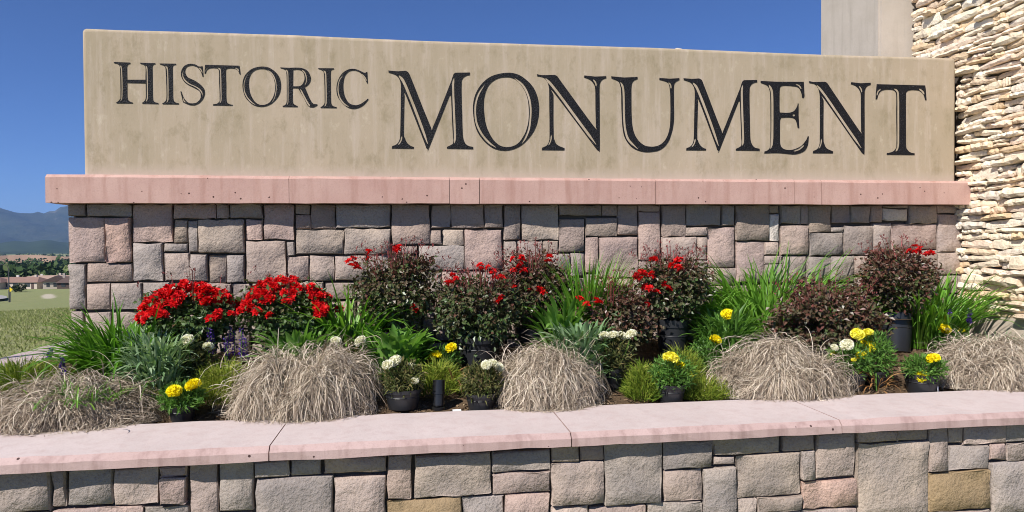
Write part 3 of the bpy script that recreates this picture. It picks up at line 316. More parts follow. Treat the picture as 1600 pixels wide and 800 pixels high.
MARIGOLDS=[
 ('yg1', (-1.399, 4.338, 0.625), 0.078, 0.1, 0.12, [(-0.008, -0.11, 0.205, 0.041, 'y'), (0.083, -0.06, 0.225, 0.046, 'y'), (-0.003, -0.01, 0.084, 0.023, 'y'), (0.137, -0.11, 0.143, 0.019, 'b')]),
 ('w1', (-0.086, 4.343, 0.626), 0.115, 0.13, 0.13, [(-0.088, -0.11, 0.296, 0.035, 'w'), (-0.047, -0.06, 0.31, 0.04, 'w'), (0.054, -0.01, 0.267, 0.024, 'c'), (0.074, -0.11, 0.193, 0.024, 'c')]),
 ('w2', (0.404, 4.314, 0.621), 0.098, 0.12, 0.13, [(0.024, -0.11, 0.311, 0.032, 'w'), (0.069, -0.06, 0.306, 0.036, 'w'), (0.115, -0.01, 0.275, 0.033, 'w')]),
 ('w3', (1.341, 4.575, 0.665), 0.09, 0.14, 0.14, [(-0.089, -0.11, 0.376, 0.034, 'w'), (-0.012, -0.06, 0.372, 0.035, 'w'), (0.062, -0.01, 0.359, 0.035, 'w'), (0.099, -0.11, 0.38, 0.039, 'w')]),
 ('y2', (1.662, 4.317, 0.621), 0.096, 0.135, 0.14, [(-0.042, -0.11, 0.32, 0.049, 'l'), (0.039, -0.06, 0.259, 0.033, 'y'), (0.134, -0.01, 0.184, 0.021, 'y')]),
 ('wy', (2.996, 4.394, 0.634), 0.112, 0.125, 0.15, [(-0.094, -0.11, 0.328, 0.044, 'c'), (-0.151, -0.06, 0.305, 0.026, 'c'), (-0.123, -0.01, 0.252, 0.022, 'l'), (-0.042, -0.11, 0.226, 0.017, 'l'), (0.045, -0.06, 0.246, 0.035, 'y')]),
 ('y3', (3.479, 4.3, 0.619), 0.11, 0.15, 0.14, [(-0.004, -0.11, 0.268, 0.043, 'y'), (-0.049, -0.06, 0.138, 0.044, 'y')]),
 ('yb', (3.224, 4.445, 0.643), 0.09, 0.11, 0.13, [(-0.206, -0.11, 0.384, 0.044, 'l'), (-0.098, -0.06, 0.38, 0.04, 'l'), (-0.072, -0.01, 0.277, 0.059, 'y')]),
 ('u1', (-1.964, 5.057, 0.746), 0, 0, 0.12, [(0.044, -0.11, 0.142, 0.039, 'y')]),
 ('u2', (-1.437, 4.78, 0.699), 0, 0, 0.13, [(-0.031, -0.11, 0.354, 0.037, 'w'), (0.08, -0.06, 0.298, 0.034, 'w'), (-0.049, -0.01, 0.205, 0.034, 'w')]),
 ('u3', (-0.433, 4.72, 0.689), 0, 0, 0.13, [(-0.091, -0.11, 0.348, 0.034, 'w'), (0.061, -0.06, 0.337, 0.039, 'w')]),
 ('u4', (0.186, 4.92, 0.723), 0, 0, 0.13, [(-0.057, -0.11, 0.162, 0.045, 'y'), (0.058, -0.06, 0.21, 0.041, 'y')]),
 ('u5', (2.153, 4.85, 0.711), 0, 0, 0.17, [(0.016, -0.11, 0.258, 0.042, 'y')]),
 ('u6', (2.352, 4.95, 0.728), 0, 0, 0.2, [(-0.042, -0.11, 0.421, 0.048, 'y')]),
 ('u7', (4.337, 5.088, 0.751), 0, 0, 0.14, [(-0.106, -0.11, 0.212, 0.047, 'y'), (0.088, -0.06, 0.186, 0.026, 'y')]),
]
ROSE_BLOOMS={
 'R1': [] ,
 'R3': [(-0.339, 5.0, 1.595), (-0.149, 5.0, 1.607), (-0.443, 5.0, 1.541), (-0.425, 5.0, 1.486), (-0.01, 5.0, 1.212)] ,
 'R4': [(0.24, 4.88, 1.387), (0.276, 4.88, 1.432), (0.538, 4.88, 1.456), (0.584, 4.88, 1.419), (0.483, 4.88, 1.498), (0.587, 4.88, 1.257)] ,
 'R5': [(0.715, 5.08, 1.47), (0.773, 5.08, 1.499), (0.802, 5.08, 1.45), (0.728, 5.08, 1.316), (0.821, 5.08, 1.324), (0.919, 5.08, 1.318), (0.984, 5.08, 1.54), (0.764, 5.08, 1.542)] ,
 'R6': [(1.312, 4.83, 1.239), (1.217, 4.83, 1.218)] ,
 'R7': [(1.65, 4.93, 1.393), (1.675, 4.93, 1.431), (1.745, 4.93, 1.425), (1.735, 4.93, 1.32), (1.78, 4.93, 1.266), (1.714, 4.93, 1.186), (1.997, 4.93, 1.529), (1.971, 4.93, 1.461), (1.921, 4.93, 1.486), (1.845, 4.93, 1.318), (1.771, 4.93, 1.535)] ,
 'R9': [(3.939, 4.98, 1.581), (4.093, 4.98, 1.549), (4.007, 4.98, 1.601)] ,
}

# ================================================================ terrain
def ground_z(x, y):
    q = max(0.0, math.hypot(x, y) - 10.5)
    g = float(np.interp(q, [0, 4, 20, 160, 340, 700, 1800, 4000, 30000], [0, .12, 1.25, 9.8, 15.9, 19.3, 23, 24, 24]))
    if y < 3.86: return -g*.9
    return .42 - g
def m_ground():
    s = NT('dry_green_meadow'); v = s.coord()
    big = s.noise(v, .035, 5, .6); mid = s.noise(v, .5, 6, .7); fine = s.noise(v, 7, 4, .75); far = s.noise(v, .006, 5, .6)
    c = s.mix(s.ramp(mid, [(.3, 0.), (.7, 1.)]), (.16, .19, .065), (.27, .265, .13))
    c = s.mix(s.ramp(big, [(.35, 0.), (.62, .75)]), c, (.21, .245, .10))
    c = s.mix(s.ramp(fine, [(.45, 0.), (.7, .55)]), c, (.29, .25, .155))
    c = s.mix(s.ramp(far, [(.56, 0.), (.66, .6)]), c, (.20, .18, .10))
    # a worn patch of bare sandy soil out in the meadow
    pv_ = s.n('ShaderNodeVectorMath', operation='SUBTRACT'); s.l(s.n('ShaderNodeTexCoord').outputs['Object'], pv_.inputs[0]); pv_.inputs[1].default_value = (-82.0, 167.0, 0)
    mp = s.n('ShaderNodeMapping'); s.l(pv_.outputs[0], mp.inputs[0]); mp.vector_type = 'TEXTURE'; mp.inputs['Rotation'].default_value = (0, 0, R(26.2)); mp.inputs['Scale'].default_value = (1.6, 30, 1000)
    ln = s.n('ShaderNodeVectorMath', operation='LENGTH'); s.l(mp.outputs[0], ln.inputs[0])
    pm = s.ramp(s.math('ADD', ln.outputs['Value'], s.math('MULTIPLY', s.math('SUBTRACT', s.noise(v, .35, 4, .7), .5), 1.6)), [(.55, .9), (1.0, 0.)])
    c = s.mix(pm, c, (.48, .42, .33))
    return s.done(c, .95, s.bump(fine, .12, .7, s.bump(mid, .5, .5)), .1)
M['ground'] = m_ground()
xs = sorted(set([-9000, -6000, -4000, -2600, -1700, -1100, -700, -450, -300, -200, -140, -100, -70, -50, -36, -26, -19, -14, -11, -9, -7.5, -6, -5, -4.2, -3.4, -2.5, -1, 1, 3, 5, 7, 9, 12, 16, 22, 30, 45, 70, 110, 180, 300, 500, 900, 1600, 3000, 6000, 9000]))
ys = [-60, -30, -15, -7, -3, 0, 2, 3.4, 3.83, 3.90, 5, 6, 7, 8, 9, 10, 11, 12.5, 14, 16, 19, 23, 28, 35, 44, 56, 72, 92, 118, 150, 190, 240, 300, 370, 460, 580, 740, 950, 1250, 1700, 2400, 3500, 5200, 8000, 12000]
nz = lambda x, y: .0 if math.hypot(x, y) < 14 else (math.sin(x*.031+1)*math.cos(y*.023)*.5 + math.sin(x*.011)*math.sin(y*.009+2)*1.2)*min(1, (math.hypot(x, y)-14)/150)
V = [(x, y, ground_z(x, y) + nz(x, y)) for y in ys for x in xs]
nx = len(xs); F = [(j*nx+i, j*nx+i+1, (j+1)*nx+i+1, (j+1)*nx+i) for j in range(len(ys)-1) for i in range(nx-1)]
tag(obj('ground', mesh('ground', V, F, M['ground'], True)), kind='structure')
def gz(x, y): return ground_z(x, y) + nz(x, y)

# pale path running back past the left end of the sign
pv = []; px0, px1 = -4.42, -2.98
for y in (3.95, 5.4, 6.9, 8.4, 9.9, 11.4, 14, 18): pv += [(px0, y), (px1, y)]
pn = len(pv)//2
V = [(x, y, max(gz(x, y), gz(px1, y)) + .05) for x, y in pv] + [(x, y, gz(x, y) - .15) for x, y in pv]
F = []
for i in range(pn-1):
    a, b, c, d = 2*i, 2*i+1, 2*i+3, 2*i+2; o = 2*pn
    F += [(a, b, c, d), (a+o, a, d, d+o), (b, b+o, c+o, c)]
F += [(0, 2*pn, 2*pn+1, 1)]
tag(obj('path', mesh('path', V, F, M['path'])), kind='structure')

# grass of the near meadow, one uncountable mass
def ribbons(P, W, side, tint, fold=0.0):
    """P n,k,3 centre lines; W n,k widths; side n,3 or n,k,3"""
    n, k, _ = P.shape
    if side.ndim == 2: side = np.repeat(side[:, None, :], k, 1)
    A = P - side*W[..., None]*.5; B = P + side*W[..., None]*.5
    if fold:
        t = np.gradient(P, axis=1); nrm = np.cross(t, side); nrm /= np.linalg.norm(nrm, axis=2, keepdims=True) + 1e-9
        A = A + nrm*W[..., None]*fold; B = B + nrm*W[..., None]*fold
        V = np.stack([A, P, B], 2).reshape(-1, 3); base = (np.arange(n)[:, None]*k + np.arange(k-1)[None])*3
        Q = np.concatenate([np.stack([base, base+1, base+4, base+3], -1).reshape(-1, 4), np.stack([base+1, base+2, base+5, base+4], -1).reshape(-1, 4)])
        T = np.repeat(tint, k*3)
    else:
        V = np.stack([A, B], 2).reshape(-1, 3); base = (np.arange(n)[:, None]*k + np.arange(k-1)[None])*2
        Q = np.stack([base, base+1, base+3, base+2], -1).reshape(-1, 4); T = np.repeat(tint, k*2)
    return V, Q, T
def unit(a): return a/(np.linalg.norm(a, axis=-1, keepdims=True) + 1e-9)
def arcs(base, az, L, th0, curl, k=6, power=1.6, wob=0.0):
    """blades that leave base at elevation th0 and bend down by curl (radians) along their length"""
    n = len(az); s = np.linspace(0, 1, k); mid = (s[1:]+s[:-1])/2
    th = th0[:, None] - curl[:, None]*mid[None]**power; ds = (L/(k-1))[:, None]
    azk = az[:, None] + wob*np.cumsum(rng.normal(0, 1, (n, k-1)), 1)
    d = np.stack([np.cos(th)*np.cos(azk)*ds, np.cos(th)*np.sin(azk)*ds, np.sin(th)*ds], -1)
    return np.concatenate([base[:, None, :], base[:, None, :] + np.cumsum(d, 1)], 1)
M['meadow'] = m_leaf('meadow_grass', (.13, .17, .045), (.24, .27, .095), (.42, .38, .22), .2, .7, .15)
n = 70000
rr = 7.5 + 42*rng.random(n)**1.7; an = R(90) + R(1) + (R(38))*rng.random(n)
gx = rr*np.cos(an); gy = rr*np.sin(an)
ok = gx < -4.47 - 0.0*gy; gx, gy, rr = gx[ok], gy[ok], rr[ok]; n = len(gx)
base = np.stack([gx, gy, np.array([gz(a, b) for a, b in zip(gx, gy)]) - .01], 1)
Pm = arcs(base, rng.random(n)*6.28, rng.uniform(.03, .085, n)*(1 + rr/90), rng.uniform(.9, 1.5, n), rng.uniform(.2, 1.2, n), 3)
Wm = np.array([1., .8, .1])[None]*rng.uniform(.006, .014, n)[:, None]*(.7 + rr/24)[:, None]
aa = rng.random(n)*6.28; V, Q, T = ribbons(Pm, Wm, np.stack([np.cos(aa), np.sin(aa), 0*aa], 1), np.clip(rng.normal(.5, .22, n), 0, 1))
tag(obj('meadow_grass', mesh('meadow_grass', V, Q, M['meadow'], False, {'tint': T})), 'short green and straw coloured grass of the sloping meadow', 'grass', kind='stuff')
# ================================================================ far country on the left
def pol(azd, d): return d*math.sin(R(azd)), d*math.cos(R(azd))
M['forest'] = m_leaf('far_foliage', (.025, .05, .015), (.055, .09, .03), (.12, .15, .06), 0, .8, .1)
def crown_mesh(name, cx, cy, cz, rx, rz, n, size):
    d = unit(rng.normal(0, 1, (n, 3))); rad = rng.uniform(.55, 1.05, n)**.6
    lump = 1 + .22*np.sin(d[:, 0]*5 + cx) * np.cos(d[:, 2]*4 + cy)
    P = np.stack([d[:, 0]*rx, d[:, 1]*rx, d[:, 2]*rz], 1)*(rad*lump)[:, None] + [cx, cy, cz]
    a = unit(rng.normal(0, 1, (n, 3))); b = unit(np.cross(a, rng.normal(0, 1, (n, 3)))); sz = size*rng.uniform(.6, 1.3, n)[:, None]
    V = np.stack([P - a*sz, P + b*sz*.7, P + a*sz, P - b*sz*.7], 1).reshape(-1, 3); Q = np.arange(4*n).reshape(-1, 4)
    return V, Q, np.repeat(np.clip(rng.normal(.45, .25, n), 0, 1), 4)
# far wood behind the roofs and out over the plain
Vs, Qs, Ts, off = [], [], [], 0
for i in range(1500):
    azd = rng.uniform(-40, -12); d = 330 + 2300*rng.random()**1.6
    x, y = pol(azd, d); hh = rng.uniform(5, 9.5); r_ = hh*rng.uniform(.32, .55)
    if 400 < d < 470 and rng.random() < .5: continue
    v, q, t = crown_mesh('', x, y, gz(x, y)+hh*.52, r_, hh*.5, 34 if d < 700 else 14, r_*(.38 if d < 700 else .62))
    Vs.append(v); Qs.append(q+off); Ts.append(np.clip(t + rng.normal(0, .18), 0, 1)); off += len(v)
tag(obj('far_wood', mesh('far_wood', np.concatenate(Vs), np.concatenate(Qs), M['forest'], False, {'tint': np.concatenate(Ts)})), 'dark green trees of the town massed behind the low houses', 'trees', kind='stuff')
# mountains
def ridge(name, dist, hfun, mat, depth=2600, a0=-75, a1=60, n=420, rows=26, rough=60, seed=3):
    rg = np.random.default_rng(seed); ph = rg.random(60)*6.28
    def fbm(u, v):
        s = 0
        for k in range(6):
            fq = 2**k; s += (1-abs(math.sin(u*.55*fq + ph[k] + 1.3*math.sin(v*.7*fq+ph[k+10]))))/fq - .9/fq + .5*math.sin(u*.9*fq+v*1.3*fq+ph[k+20])/fq
        return s
    V = []
    for j in range(rows):
        t = j/(rows-1)
        for i in range(n):
            az = a0 + (a1-a0)*i/(n-1); d = dist + depth*t; x, y = pol(az, d)
            prof = t**1.15 if t < .8 else (.8**1.15)*(1 + (t-.8)*1.2)
            hh = hfun(az)*prof/( (.8**1.15)*1.24) ; env = math.sin(min(1, t*1.08)*math.pi*.92)
            V.append((x, y, -28 + hh + rough*fbm(az*1.4, t*5)*env*.55))
    F = [(j*n+i, j*n+i+1, (j+1)*n+i+1, (j+1)*n+i) for j in range(rows-1) for i in range(n-1)]
    tag(obj(name, mesh(name, V, F, mat, True)), kind='structure')
def m_mount():
    s = NT('wooded_mountain'); v = s.coord(); a = s.noise(v, .004, 8, .7); b = s.noise(v, .0017, 6, .65)
    c = s.mix(s.ramp(a, [(.35, 0.), (.65, 1.)]), (.022, .034, .017), (.055, .062, .032))
    c = s.mix(s.ramp(b, [(.60, 0.), (.68, .8)]), c, (.22, .19, .16))
    return s.done(c, .95, s.bump(a, 60, .8), .05)
M['mount'] = m_mount()
def hm(az):
    return float(np.interp(az, [-75, -50, -40, -33, -30.5, -29.2, -28.3, -27.2, -26.3, -25.2, -24, -20, -12, 0, 20, 60], [420, 520, 450, 500, 470, 455, 425, 405, 425, 480, 520, 560, 480, 520, 440, 400])) + 9*math.sin(az*9.1) + 5*math.sin(az*23)
ridge('mountain_range', 6200, hm, M['mount'], rough=75)
def hf(az): return 80 + 22*math.sin(az*.35+1) + 14*math.sin(az*.9) + 6*math.sin(az*3.3)
M['foothill'] = m_plain('wooded_foothill', (.035, .052, .022), .95, .05, .45, .01)
ridge('foothills', 3200, hf, M['foothill'], depth=1500, rough=14, seed=8, rows=14, n=320)
# long pale cut of bare earth crossing the plain
V, F = [], []
for i in range(40):
    az = -42 + i*.8; d = 1180 + 25*math.sin(i*.5); 
    for k, (dd, h) in enumerate(((0, 0), (0, 5.5+1.8*math.sin(i*1.1)), (26, 5.5+1.8*math.sin(i*1.1)), (30, 0))):
        x, y = pol(az, d+dd); V.append((x, y, gz(x, y) + 8.0 + h*.6 if k in (1, 2) else gz(x, y) - 1))
for i in range(39):
    for k in range(3): F.append((4*i+k, 4*i+4+k, 4*i+5+k, 4*i+k+1))
M['cut'] = m_plain('pale_earth_cut', (.36, .24, .18), .95, .05, .3, .05)
tag(obj('earth_bank', mesh('earth_bank', V, F, M['cut'])), kind='structure')
# road bend with lamp post
V, F = [], []; npt = 30
for i in range(npt):
    t = R(-115 + 230*i/(npt-1))
    for s_ in (0, 1): x, y = pol(-32.6 + (4.15-.55*s_)*math.cos(t), 176 + (52-17*s_)*math.sin(t)); V.append((x, y, gz(x, y) + .35))
F = [(2*i, 2*i+1, 2*i+3, 2*i+2) for i in range(npt-1)]
M['road'] = m_plain('pale_asphalt', (.30, .29, .28), .9, .2, .15, 1.0)
tag(obj('road', mesh('road', V, F, M['road'])), kind='structure')
x, y = pol(-28.36, 136); z = gz(x, y)
lp = empty('street_lamp', (x, y, z), 'tall dark street lamp with curved arm beside the road bend', 'street lamp')
obj('pole', mesh('pole', *tube([(0, 0, -.5), (0, 0, 3), (0, 0, 5.4)], [.10, .08, .07], 8), M['metal']), lp)
obj('arm', mesh('arm', *tube([(0, 0, 5.3), (-.15, 0, 5.7), (-.5, 0, 5.95), (-1.2, 0, 6.0)], .05, 6), M['metal']), lp)
obj('lamp_head', mesh('lamp_head', *box(-1.7, -.12, 5.9, -1.15, .12, 6.05), M['metal']), lp)
x, y = pol(-28.28, 139); z = gz(x, y)
ys_ = empty('road_sign', (x, y, z), 'yellow diamond warning sign on a post by the road bend', 'sign')
obj('post', mesh('post', *box(-.035, -.035, -.4, .035, .035, 1.9), M['metal']), ys_)
o = obj('sign_plate', mesh('sign_plate', *box(-.27, -.03, -.27, .27, 0, .27), M['yellowsign']), ys_, (0, -.07, 2.0), (0, R(45), 0))
# bushes in the meadow
M['bush'] = m_leaf('bush_foliage', (.012, .022, .006), (.03, .045, .014), (.07, .085, .03), .1, .7, .1)
for azd, d, r_, lab in ((-27.98, 252, 1.15, 'dark round bush in the meadow right of the yellow road sign'), (-27.68, 256, 1.4, 'larger dark bush in the meadow, further right of the road sign')):
    x, y = pol(azd, d); b = empty('meadow_bush', (x, y, gz(x, y)), lab, 'bush', 'bushes in the meadow')
    V, Q, T = crown_mesh('', 0, 0, r_*.8, r_, r_*.85, 260, .25); obj('crown', mesh('crown', V, Q, M['bush'], False, {'tint': T}), b)
    obj('trunk', mesh('trunk', *tube([(0, 0, -.3), (0, 0, r_*.8)], [.09, .05], 6), M['potsoil']), b)
# houses
M['hwall'] = m_plain('beige_house_wall', (.50, .43, .36), .9, .2, .1, .6); M['hwall2'] = m_plain('white_house_wall', (.66, .62, .56), .9, .2, .08, .6)
M['hroof'] = m_plain('brown_roof', (.24, .15, .12), .9, .2, .2, .8); M['hroof2'] = m_plain('tan_roof', (.34, .24, .19), .9, .2, .2, .8); M['hroof3'] = m_plain('dark_roof', (.10, .07, .06), .9, .2, .2, .8)
M['hglass'] = m_plain('house_window', (.05, .055, .06), .2, .5, .1)
def house(azd, d, wd, dp, h, rh, rot, wall, roof, label, gable=False):
    x, y = pol(azd, d); t = empty('house', (x, y, gz(x, y)-.2), label, 'house', 'low houses along the far edge of the meadow'); t.rotation_euler = (0, 0, rot)
    V, F = box(-wd/2, 0, 0, wd/2, dp, h)
    obj('wall', mesh('wall', V, F, M[wall]), t)
    e = .5
    if gable: V = [(-wd/2-e, -e, h), (wd/2+e, -e, h), (wd/2+e, dp+e, h), (-wd/2-e, dp+e, h), (0, -e, h+rh), (0, dp+e, h+rh)]; F = [(0, 4, 5, 3), (1, 2, 5, 4), (0, 1, 4), (2, 3, 5), (0, 3, 2, 1)]
    else: V = [(-wd/2-e, -e, h), (wd/2+e, -e, h), (wd/2+e, dp+e, h), (-wd/2-e, dp+e, h), (-wd/2+2, dp/2, h+rh), (wd/2-2, dp/2, h+rh)]; F = [(0, 1, 5, 4), (2, 3, 4, 5), (1, 2, 5), (3, 0, 4), (0, 3, 2, 1)]
    rf = obj('roof', mesh('roof', V, F, M[roof]), t)
    obj('chimney', mesh('chimney', *box(wd*.22, dp*.55, h+rh*.5, wd*.22+.7, dp*.55+.7, h+rh+.7), M[wall]), rf)
    for k in range(3):
        wx = -wd*.36 + k*wd*.28; obj('window', mesh('window', *box(wx, -.06, .9, wx+wd*.13, .04, 2.1), M['hglass']), t)
    obj('door', mesh('door', *box(wd*.36, -.05, .1, wd*.36+.95, .04, 2.15), M['hroof3']), t)
for a in [(-28.75, 292, 12, 8, 2.5, 1.5, .1, 'hwall2', 'hroof', 'pale low house with brown roof, behind the street lamp'),
          (-27.95, 286, 14, 8, 2.4, 1.7, -.15, 'hwall', 'hroof', 'wide brown roofed house right of the street lamp'),
          (-27.15, 296, 8, 8, 2.7, 1.5, .2, 'hwall2', 'hroof2', 'small white walled house right of the wide brown roofed house'),
          (-26.45, 288, 14, 8, 2.6, 1.9, .05, 'hwall', 'hroof2', 'long tan roofed house in the middle of the row'),
          (-25.75, 276, 7, 7, 2.6, 1.9, .3, 'hwall', 'hroof3', 'house with a steep dark gable right of the long tan roof', True),
          (-25.3, 300, 11, 8, 2.6, 1.7, -.1, 'hwall2', 'hroof2', 'pale house with tan roof just left of the dark hipped house'),
          (-24.75, 272, 9, 8, 2.2, 2.1, .15, 'hroof3', 'hroof3', 'dark hipped house next to the left end of the sign wall'),
          (-29.9, 288, 12, 8, 2.5, 1.6, 0, 'hwall', 'hroof', 'house at the far left edge of the row')]: house(*a)

# off to the left, the post whose shadow crosses the path
sp = empty('path_post', (-6.55, 5.85, gz(-6.55, 5.85)), 'slim dark post standing left of the pale path', 'post')
obj('pole', mesh('pole', *tube([(0, 0, -.2), (0, 0, 3.6)], .045, 10), M['metal']), sp)
obj('finial', mesh('finial', *tube([(0, 0, 3.6), (0, 0, 3.64), (0, 0, 3.72)], [.07, .07, .02], 10), M['metal']), sp)

# ================================================================ sign wall
TONES = {'p': (.40, .30, .27), 'g': (.32, .285, .265), 't': (.375, .315, .265), 'b': (.32, .26, .215), 'k': (.44, .30, .25), 'w': (.56, .53, .49), 'd': (.24, .22, .215), 'n': (.33, .235, .12)}
DEF = [(.36, .295, .26), (.375, .30, .265), (.335, .285, .255), (.39, .315, .275), (.345, .27, .235), (.31, .275, .25)]
def stone_mesh(w_, h_, dep, rough=.011):
    """split-face block, front towards -Y, origin at the middle of the front face"""
    nx_ = max(3, min(8, round(w_/.05))); nz_ = max(3, min(7, round(h_/.05)))
    us = np.concatenate([[0, .006/w_], np.linspace(.006/w_, 1-.006/w_, nx_-1)[1:-1], [1-.006/w_, 1]]); vs_ = np.concatenate([[0, .006/h_], np.linspace(.006/h_, 1-.006/h_, nz_-1)[1:-1], [1-.006/h_, 1]])
    a, b, c_, d_ = rng.uniform(-1, 1, 4); V = []; m, k = len(us), len(vs_)
    ex = rng.normal(0, .003, (k, 2)); ez = rng.normal(0, .003, (m, 2))
    for j, v in enumerate(vs_):
        for i, u in enumerate(us):
            edge = i in (0, m-1) or j in (0, k-1)
            x = (u-.5)*w_ + ex[j, 0]*(1-u) + ex[j, 1]*u; z = (v-.5)*h_ + ez[i, 0]*(1-v) + ez[i, 1]*v
            y = -(rough*(a*(u-.5)*1.3 + b*(v-.5)*1.3 + .8*c_*math.sin(u*5+d_*3) * math.cos(v*4+a*3)) + rng.normal(0, rough*.34))
            if edge: y = .007 + rng.normal(0, .0025)
            V.append((x, y, z))
    F = [(j*m+i, j*m+i+1, (j+1)*m+i+1, (j+1)*m+i) for j in range(k-1) for i in range(m-1)]
    bd = [i for i in range(m)] + [j*m+m-1 for j in range(1, k)] + [(k-1)*m+i for i in range(m-2, -1, -1)] + [j*m for j in range(k-2, 0, -1)]
    o = len(V); V += [(V[q][0], dep, V[q][2]) for q in bd]; L = len(bd)
    F += [(bd[(q+1) % L], bd[q], o+q, o+(q+1) % L) for q in range(L)]
    nin = (m-1)*(k-1); flat = [not (0 < i < m-2 and 0 < j < k-2) for j in range(k-1) for i in range(m-1)] + [True]*L
    return V, F, flat
def smooth_in(me, flat):
    me.polygons.foreach_set('use_smooth', [not f for f in flat]); return me
def lay_stones(root, table, yface, rootloc, dep=.075):
    for (x0, z0, x1, z1, t) in table:
        V, F, fl = stone_mesh(x1-x0, z1-z0, dep)
        o = obj('stone', smooth_in(mesh('stone', V, F, M['stone'], True), fl), root, ((x0+x1)/2 - rootloc[0], yface + rng.uniform(-.006, .008) - rootloc[1], (z0+z1)/2 - rootloc[2]))
        c = np.array(TONES.get(t) or DEF[rng.integers(len(DEF))])*rng.uniform(.98, 1.2)
        c = c*.78 + c.mean()*.22*np.array([1.12, .98, .90]); o.color = (*c, 1)
SW = (1.1, 5.55, .45)
sw = empty('sign_wall', SW, 'stone monument wall with red cap and tan sign panel lettered in black', 'sign wall')
def L_(a, o): return [(v[0]-o[0], v[1]-o[1], v[2]-o[2]) for v in a]
V, F = box(-2.545, 5.585, .3, 4.88, 6.15, 1.985); obj('mortar_core', mesh('mortar_core', L_(V, SW), F, M['shaded_mortar']), sw)
lay_stones(sw, BACK_STONES, 5.537, SW)
# return of stones on the left end
zz = .70
while zz < 1.93:
    hh = min(rng.uniform(.14, .26), 1.965-zz); y0 = 5.60; 
    while y0 < 6.1:
        wd = min(rng.uniform(.2, .34), 6.15-y0)
        if wd > .06 and hh > .05:
            V, F, fl = stone_mesh(wd-.014, hh-.014, .06); V = [(y, -x, z) for x, y, z in V]
            o = obj('stone', smooth_in(mesh('stone', V, F, M['stone'], True), fl), sw, (-2.566-SW[0], y0+wd/2-SW[1], zz+hh/2-SW[2])); o.color = (*DEF[rng.integers(6)], 1)
        y0 += wd
    zz += hh
# red cap, cast in lengths
def slab(x0, x1, y0, y1, z0, z1, ch, mat, name, parent, org, gap=.003, wob=.0012):
    prof = [(y0, z0), (y0, z1-ch), (y0+ch, z1), (y1, z1), (y1, z0)]
    n_ = max(2, int((x1-x0)/.12)); V, F = [], []
    for i in range(n_+1):
        x = x0+gap/2 + (x1-x0-gap)*i/n_
        for y, z in prof: V.append((x-org[0], y + rng.normal(0, wob)-org[1], z + rng.normal(0, wob)-org[2]))
    for i in range(n_):
        for k in range(5): a = i*5+k; b = i*5+(k+1) % 5; F.append((a, b, b+5, a+5))
    F += [(4, 3, 2, 1, 0), tuple(n_*5+k for k in range(5))]
    F = [tuple(reversed(f)) for f in F]
    me = mesh(name, V, F, mat)
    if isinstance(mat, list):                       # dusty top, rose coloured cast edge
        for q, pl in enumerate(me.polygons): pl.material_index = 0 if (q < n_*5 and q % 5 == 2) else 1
    return obj(name, me, parent)
js = [-2.67, -.953, .267, .505, 1.959, 3.186, 3.432, 4.858]
for i in range(7): slab(js[i], js[i+1], 5.412, 6.22, 1.979, 2.188, .022, M['cap'], 'cap_slab', sw, SW, gap=.005 if i not in (1, 4) else .003)
# sign panel
bm = bmesh.new(); V, F = box(-2.444, 5.5, 2.186, 4.779, 5.98, 3.285)
bv = [bm.verts.new((x-1.1, y-5.5, z-2.186)) for x, y, z in V]; [bm.faces.new([bv[i] for i in f]) for f in F]
bmesh.ops.bevel(bm, geom=[e for e in bm.edges if not all(v.co.z < .01 for v in e.verts)], offset=.028, segments=4, affect='EDGES', profile=.5)
bmesh.ops.bisect_plane(bm, geom=bm.verts[:]+bm.edges[:]+bm.faces[:], plane_co=(0, 0, .5), plane_no=(0, 0, 1))
for xx in np.linspace(-3.3, 3.4, 22): bmesh.ops.bisect_plane(bm, geom=bm.verts[:]+bm.edges[:]+bm.faces[:], plane_co=(xx, 0, 0), plane_no=(1, 0, 0))
for v in bm.verts:
    if v.co.z > 1.0: v.co.z += .004*math.sin(v.co.x*2.1) + rng.normal(0, .0012)
me = bpy.data.meshes.new('sign_panel'); bm.to_mesh(me); bm.free(); me.materials.append(M['stucco'])
for p in me.polygons: p.use_smooth = False
panel = obj('sign_panel', me, sw, (1.1-SW[0], 5.5-SW[1], 2.186-SW[2]))
# letters, each cut with its pale inline
for ch, x0, z0, loops in LETTERS:
    cu = bpy.data.curves.new('letter', 'CURVE'); cu.dimensions = '2D'; cu.fill_mode = 'BOTH'; cu.extrude = .0016
    for lp_ in loops:
        pts = [(lp_[i]/1000, lp_[i+1]/1000) for i in range(0, len(lp_), 2)]
        sp_ = cu.splines.new('POLY'); sp_.points.add(len(pts)-1); sp_.use_cyclic_u = True
        for p, (a, b) in zip(sp_.points, pts): p.co = (a, b, 0, 1)
    tmp = bpy.data.objects.new('tmp', cu); COL.objects.link(tmp)
    dg = bpy.context.evaluated_depsgraph_get(); me = bpy.data.meshes.new_from_object(tmp.evaluated_get(dg))
    bpy.data.objects.remove(tmp); bpy.data.curves.remove(cu)
    me.transform(Matrix(((1, 0, 0, 0), (0, 0, -1, 0), (0, 1, 0, 0), (0, 0, 0, 1)))); me.materials.clear(); me.materials.append(M['letter']); me.name = 'letter'
    o = obj('letter', me, panel, (x0-1.1, -.0020, z0-2.186)); o['label'] = 'black capital letter %s with a pale inline' % ch
# pebble lying on the sign panel's top
V = unit(rng.normal(0, 1, (14, 3)))*[.035, .025, .02]
bm = bmesh.new(); [bm.verts.new(v) for v in V]; bmesh.ops.convex_hull(bm, input=bm.verts[:]); me = bpy.data.meshes.new('pebble'); bm.to_mesh(me); bm.free(); me.materials.append(M['plinth'])
tag(obj('pebble', me, None, (2.22, 5.56, 3.292)), 'small pale pebble lying on top of the sign panel', 'pebble')

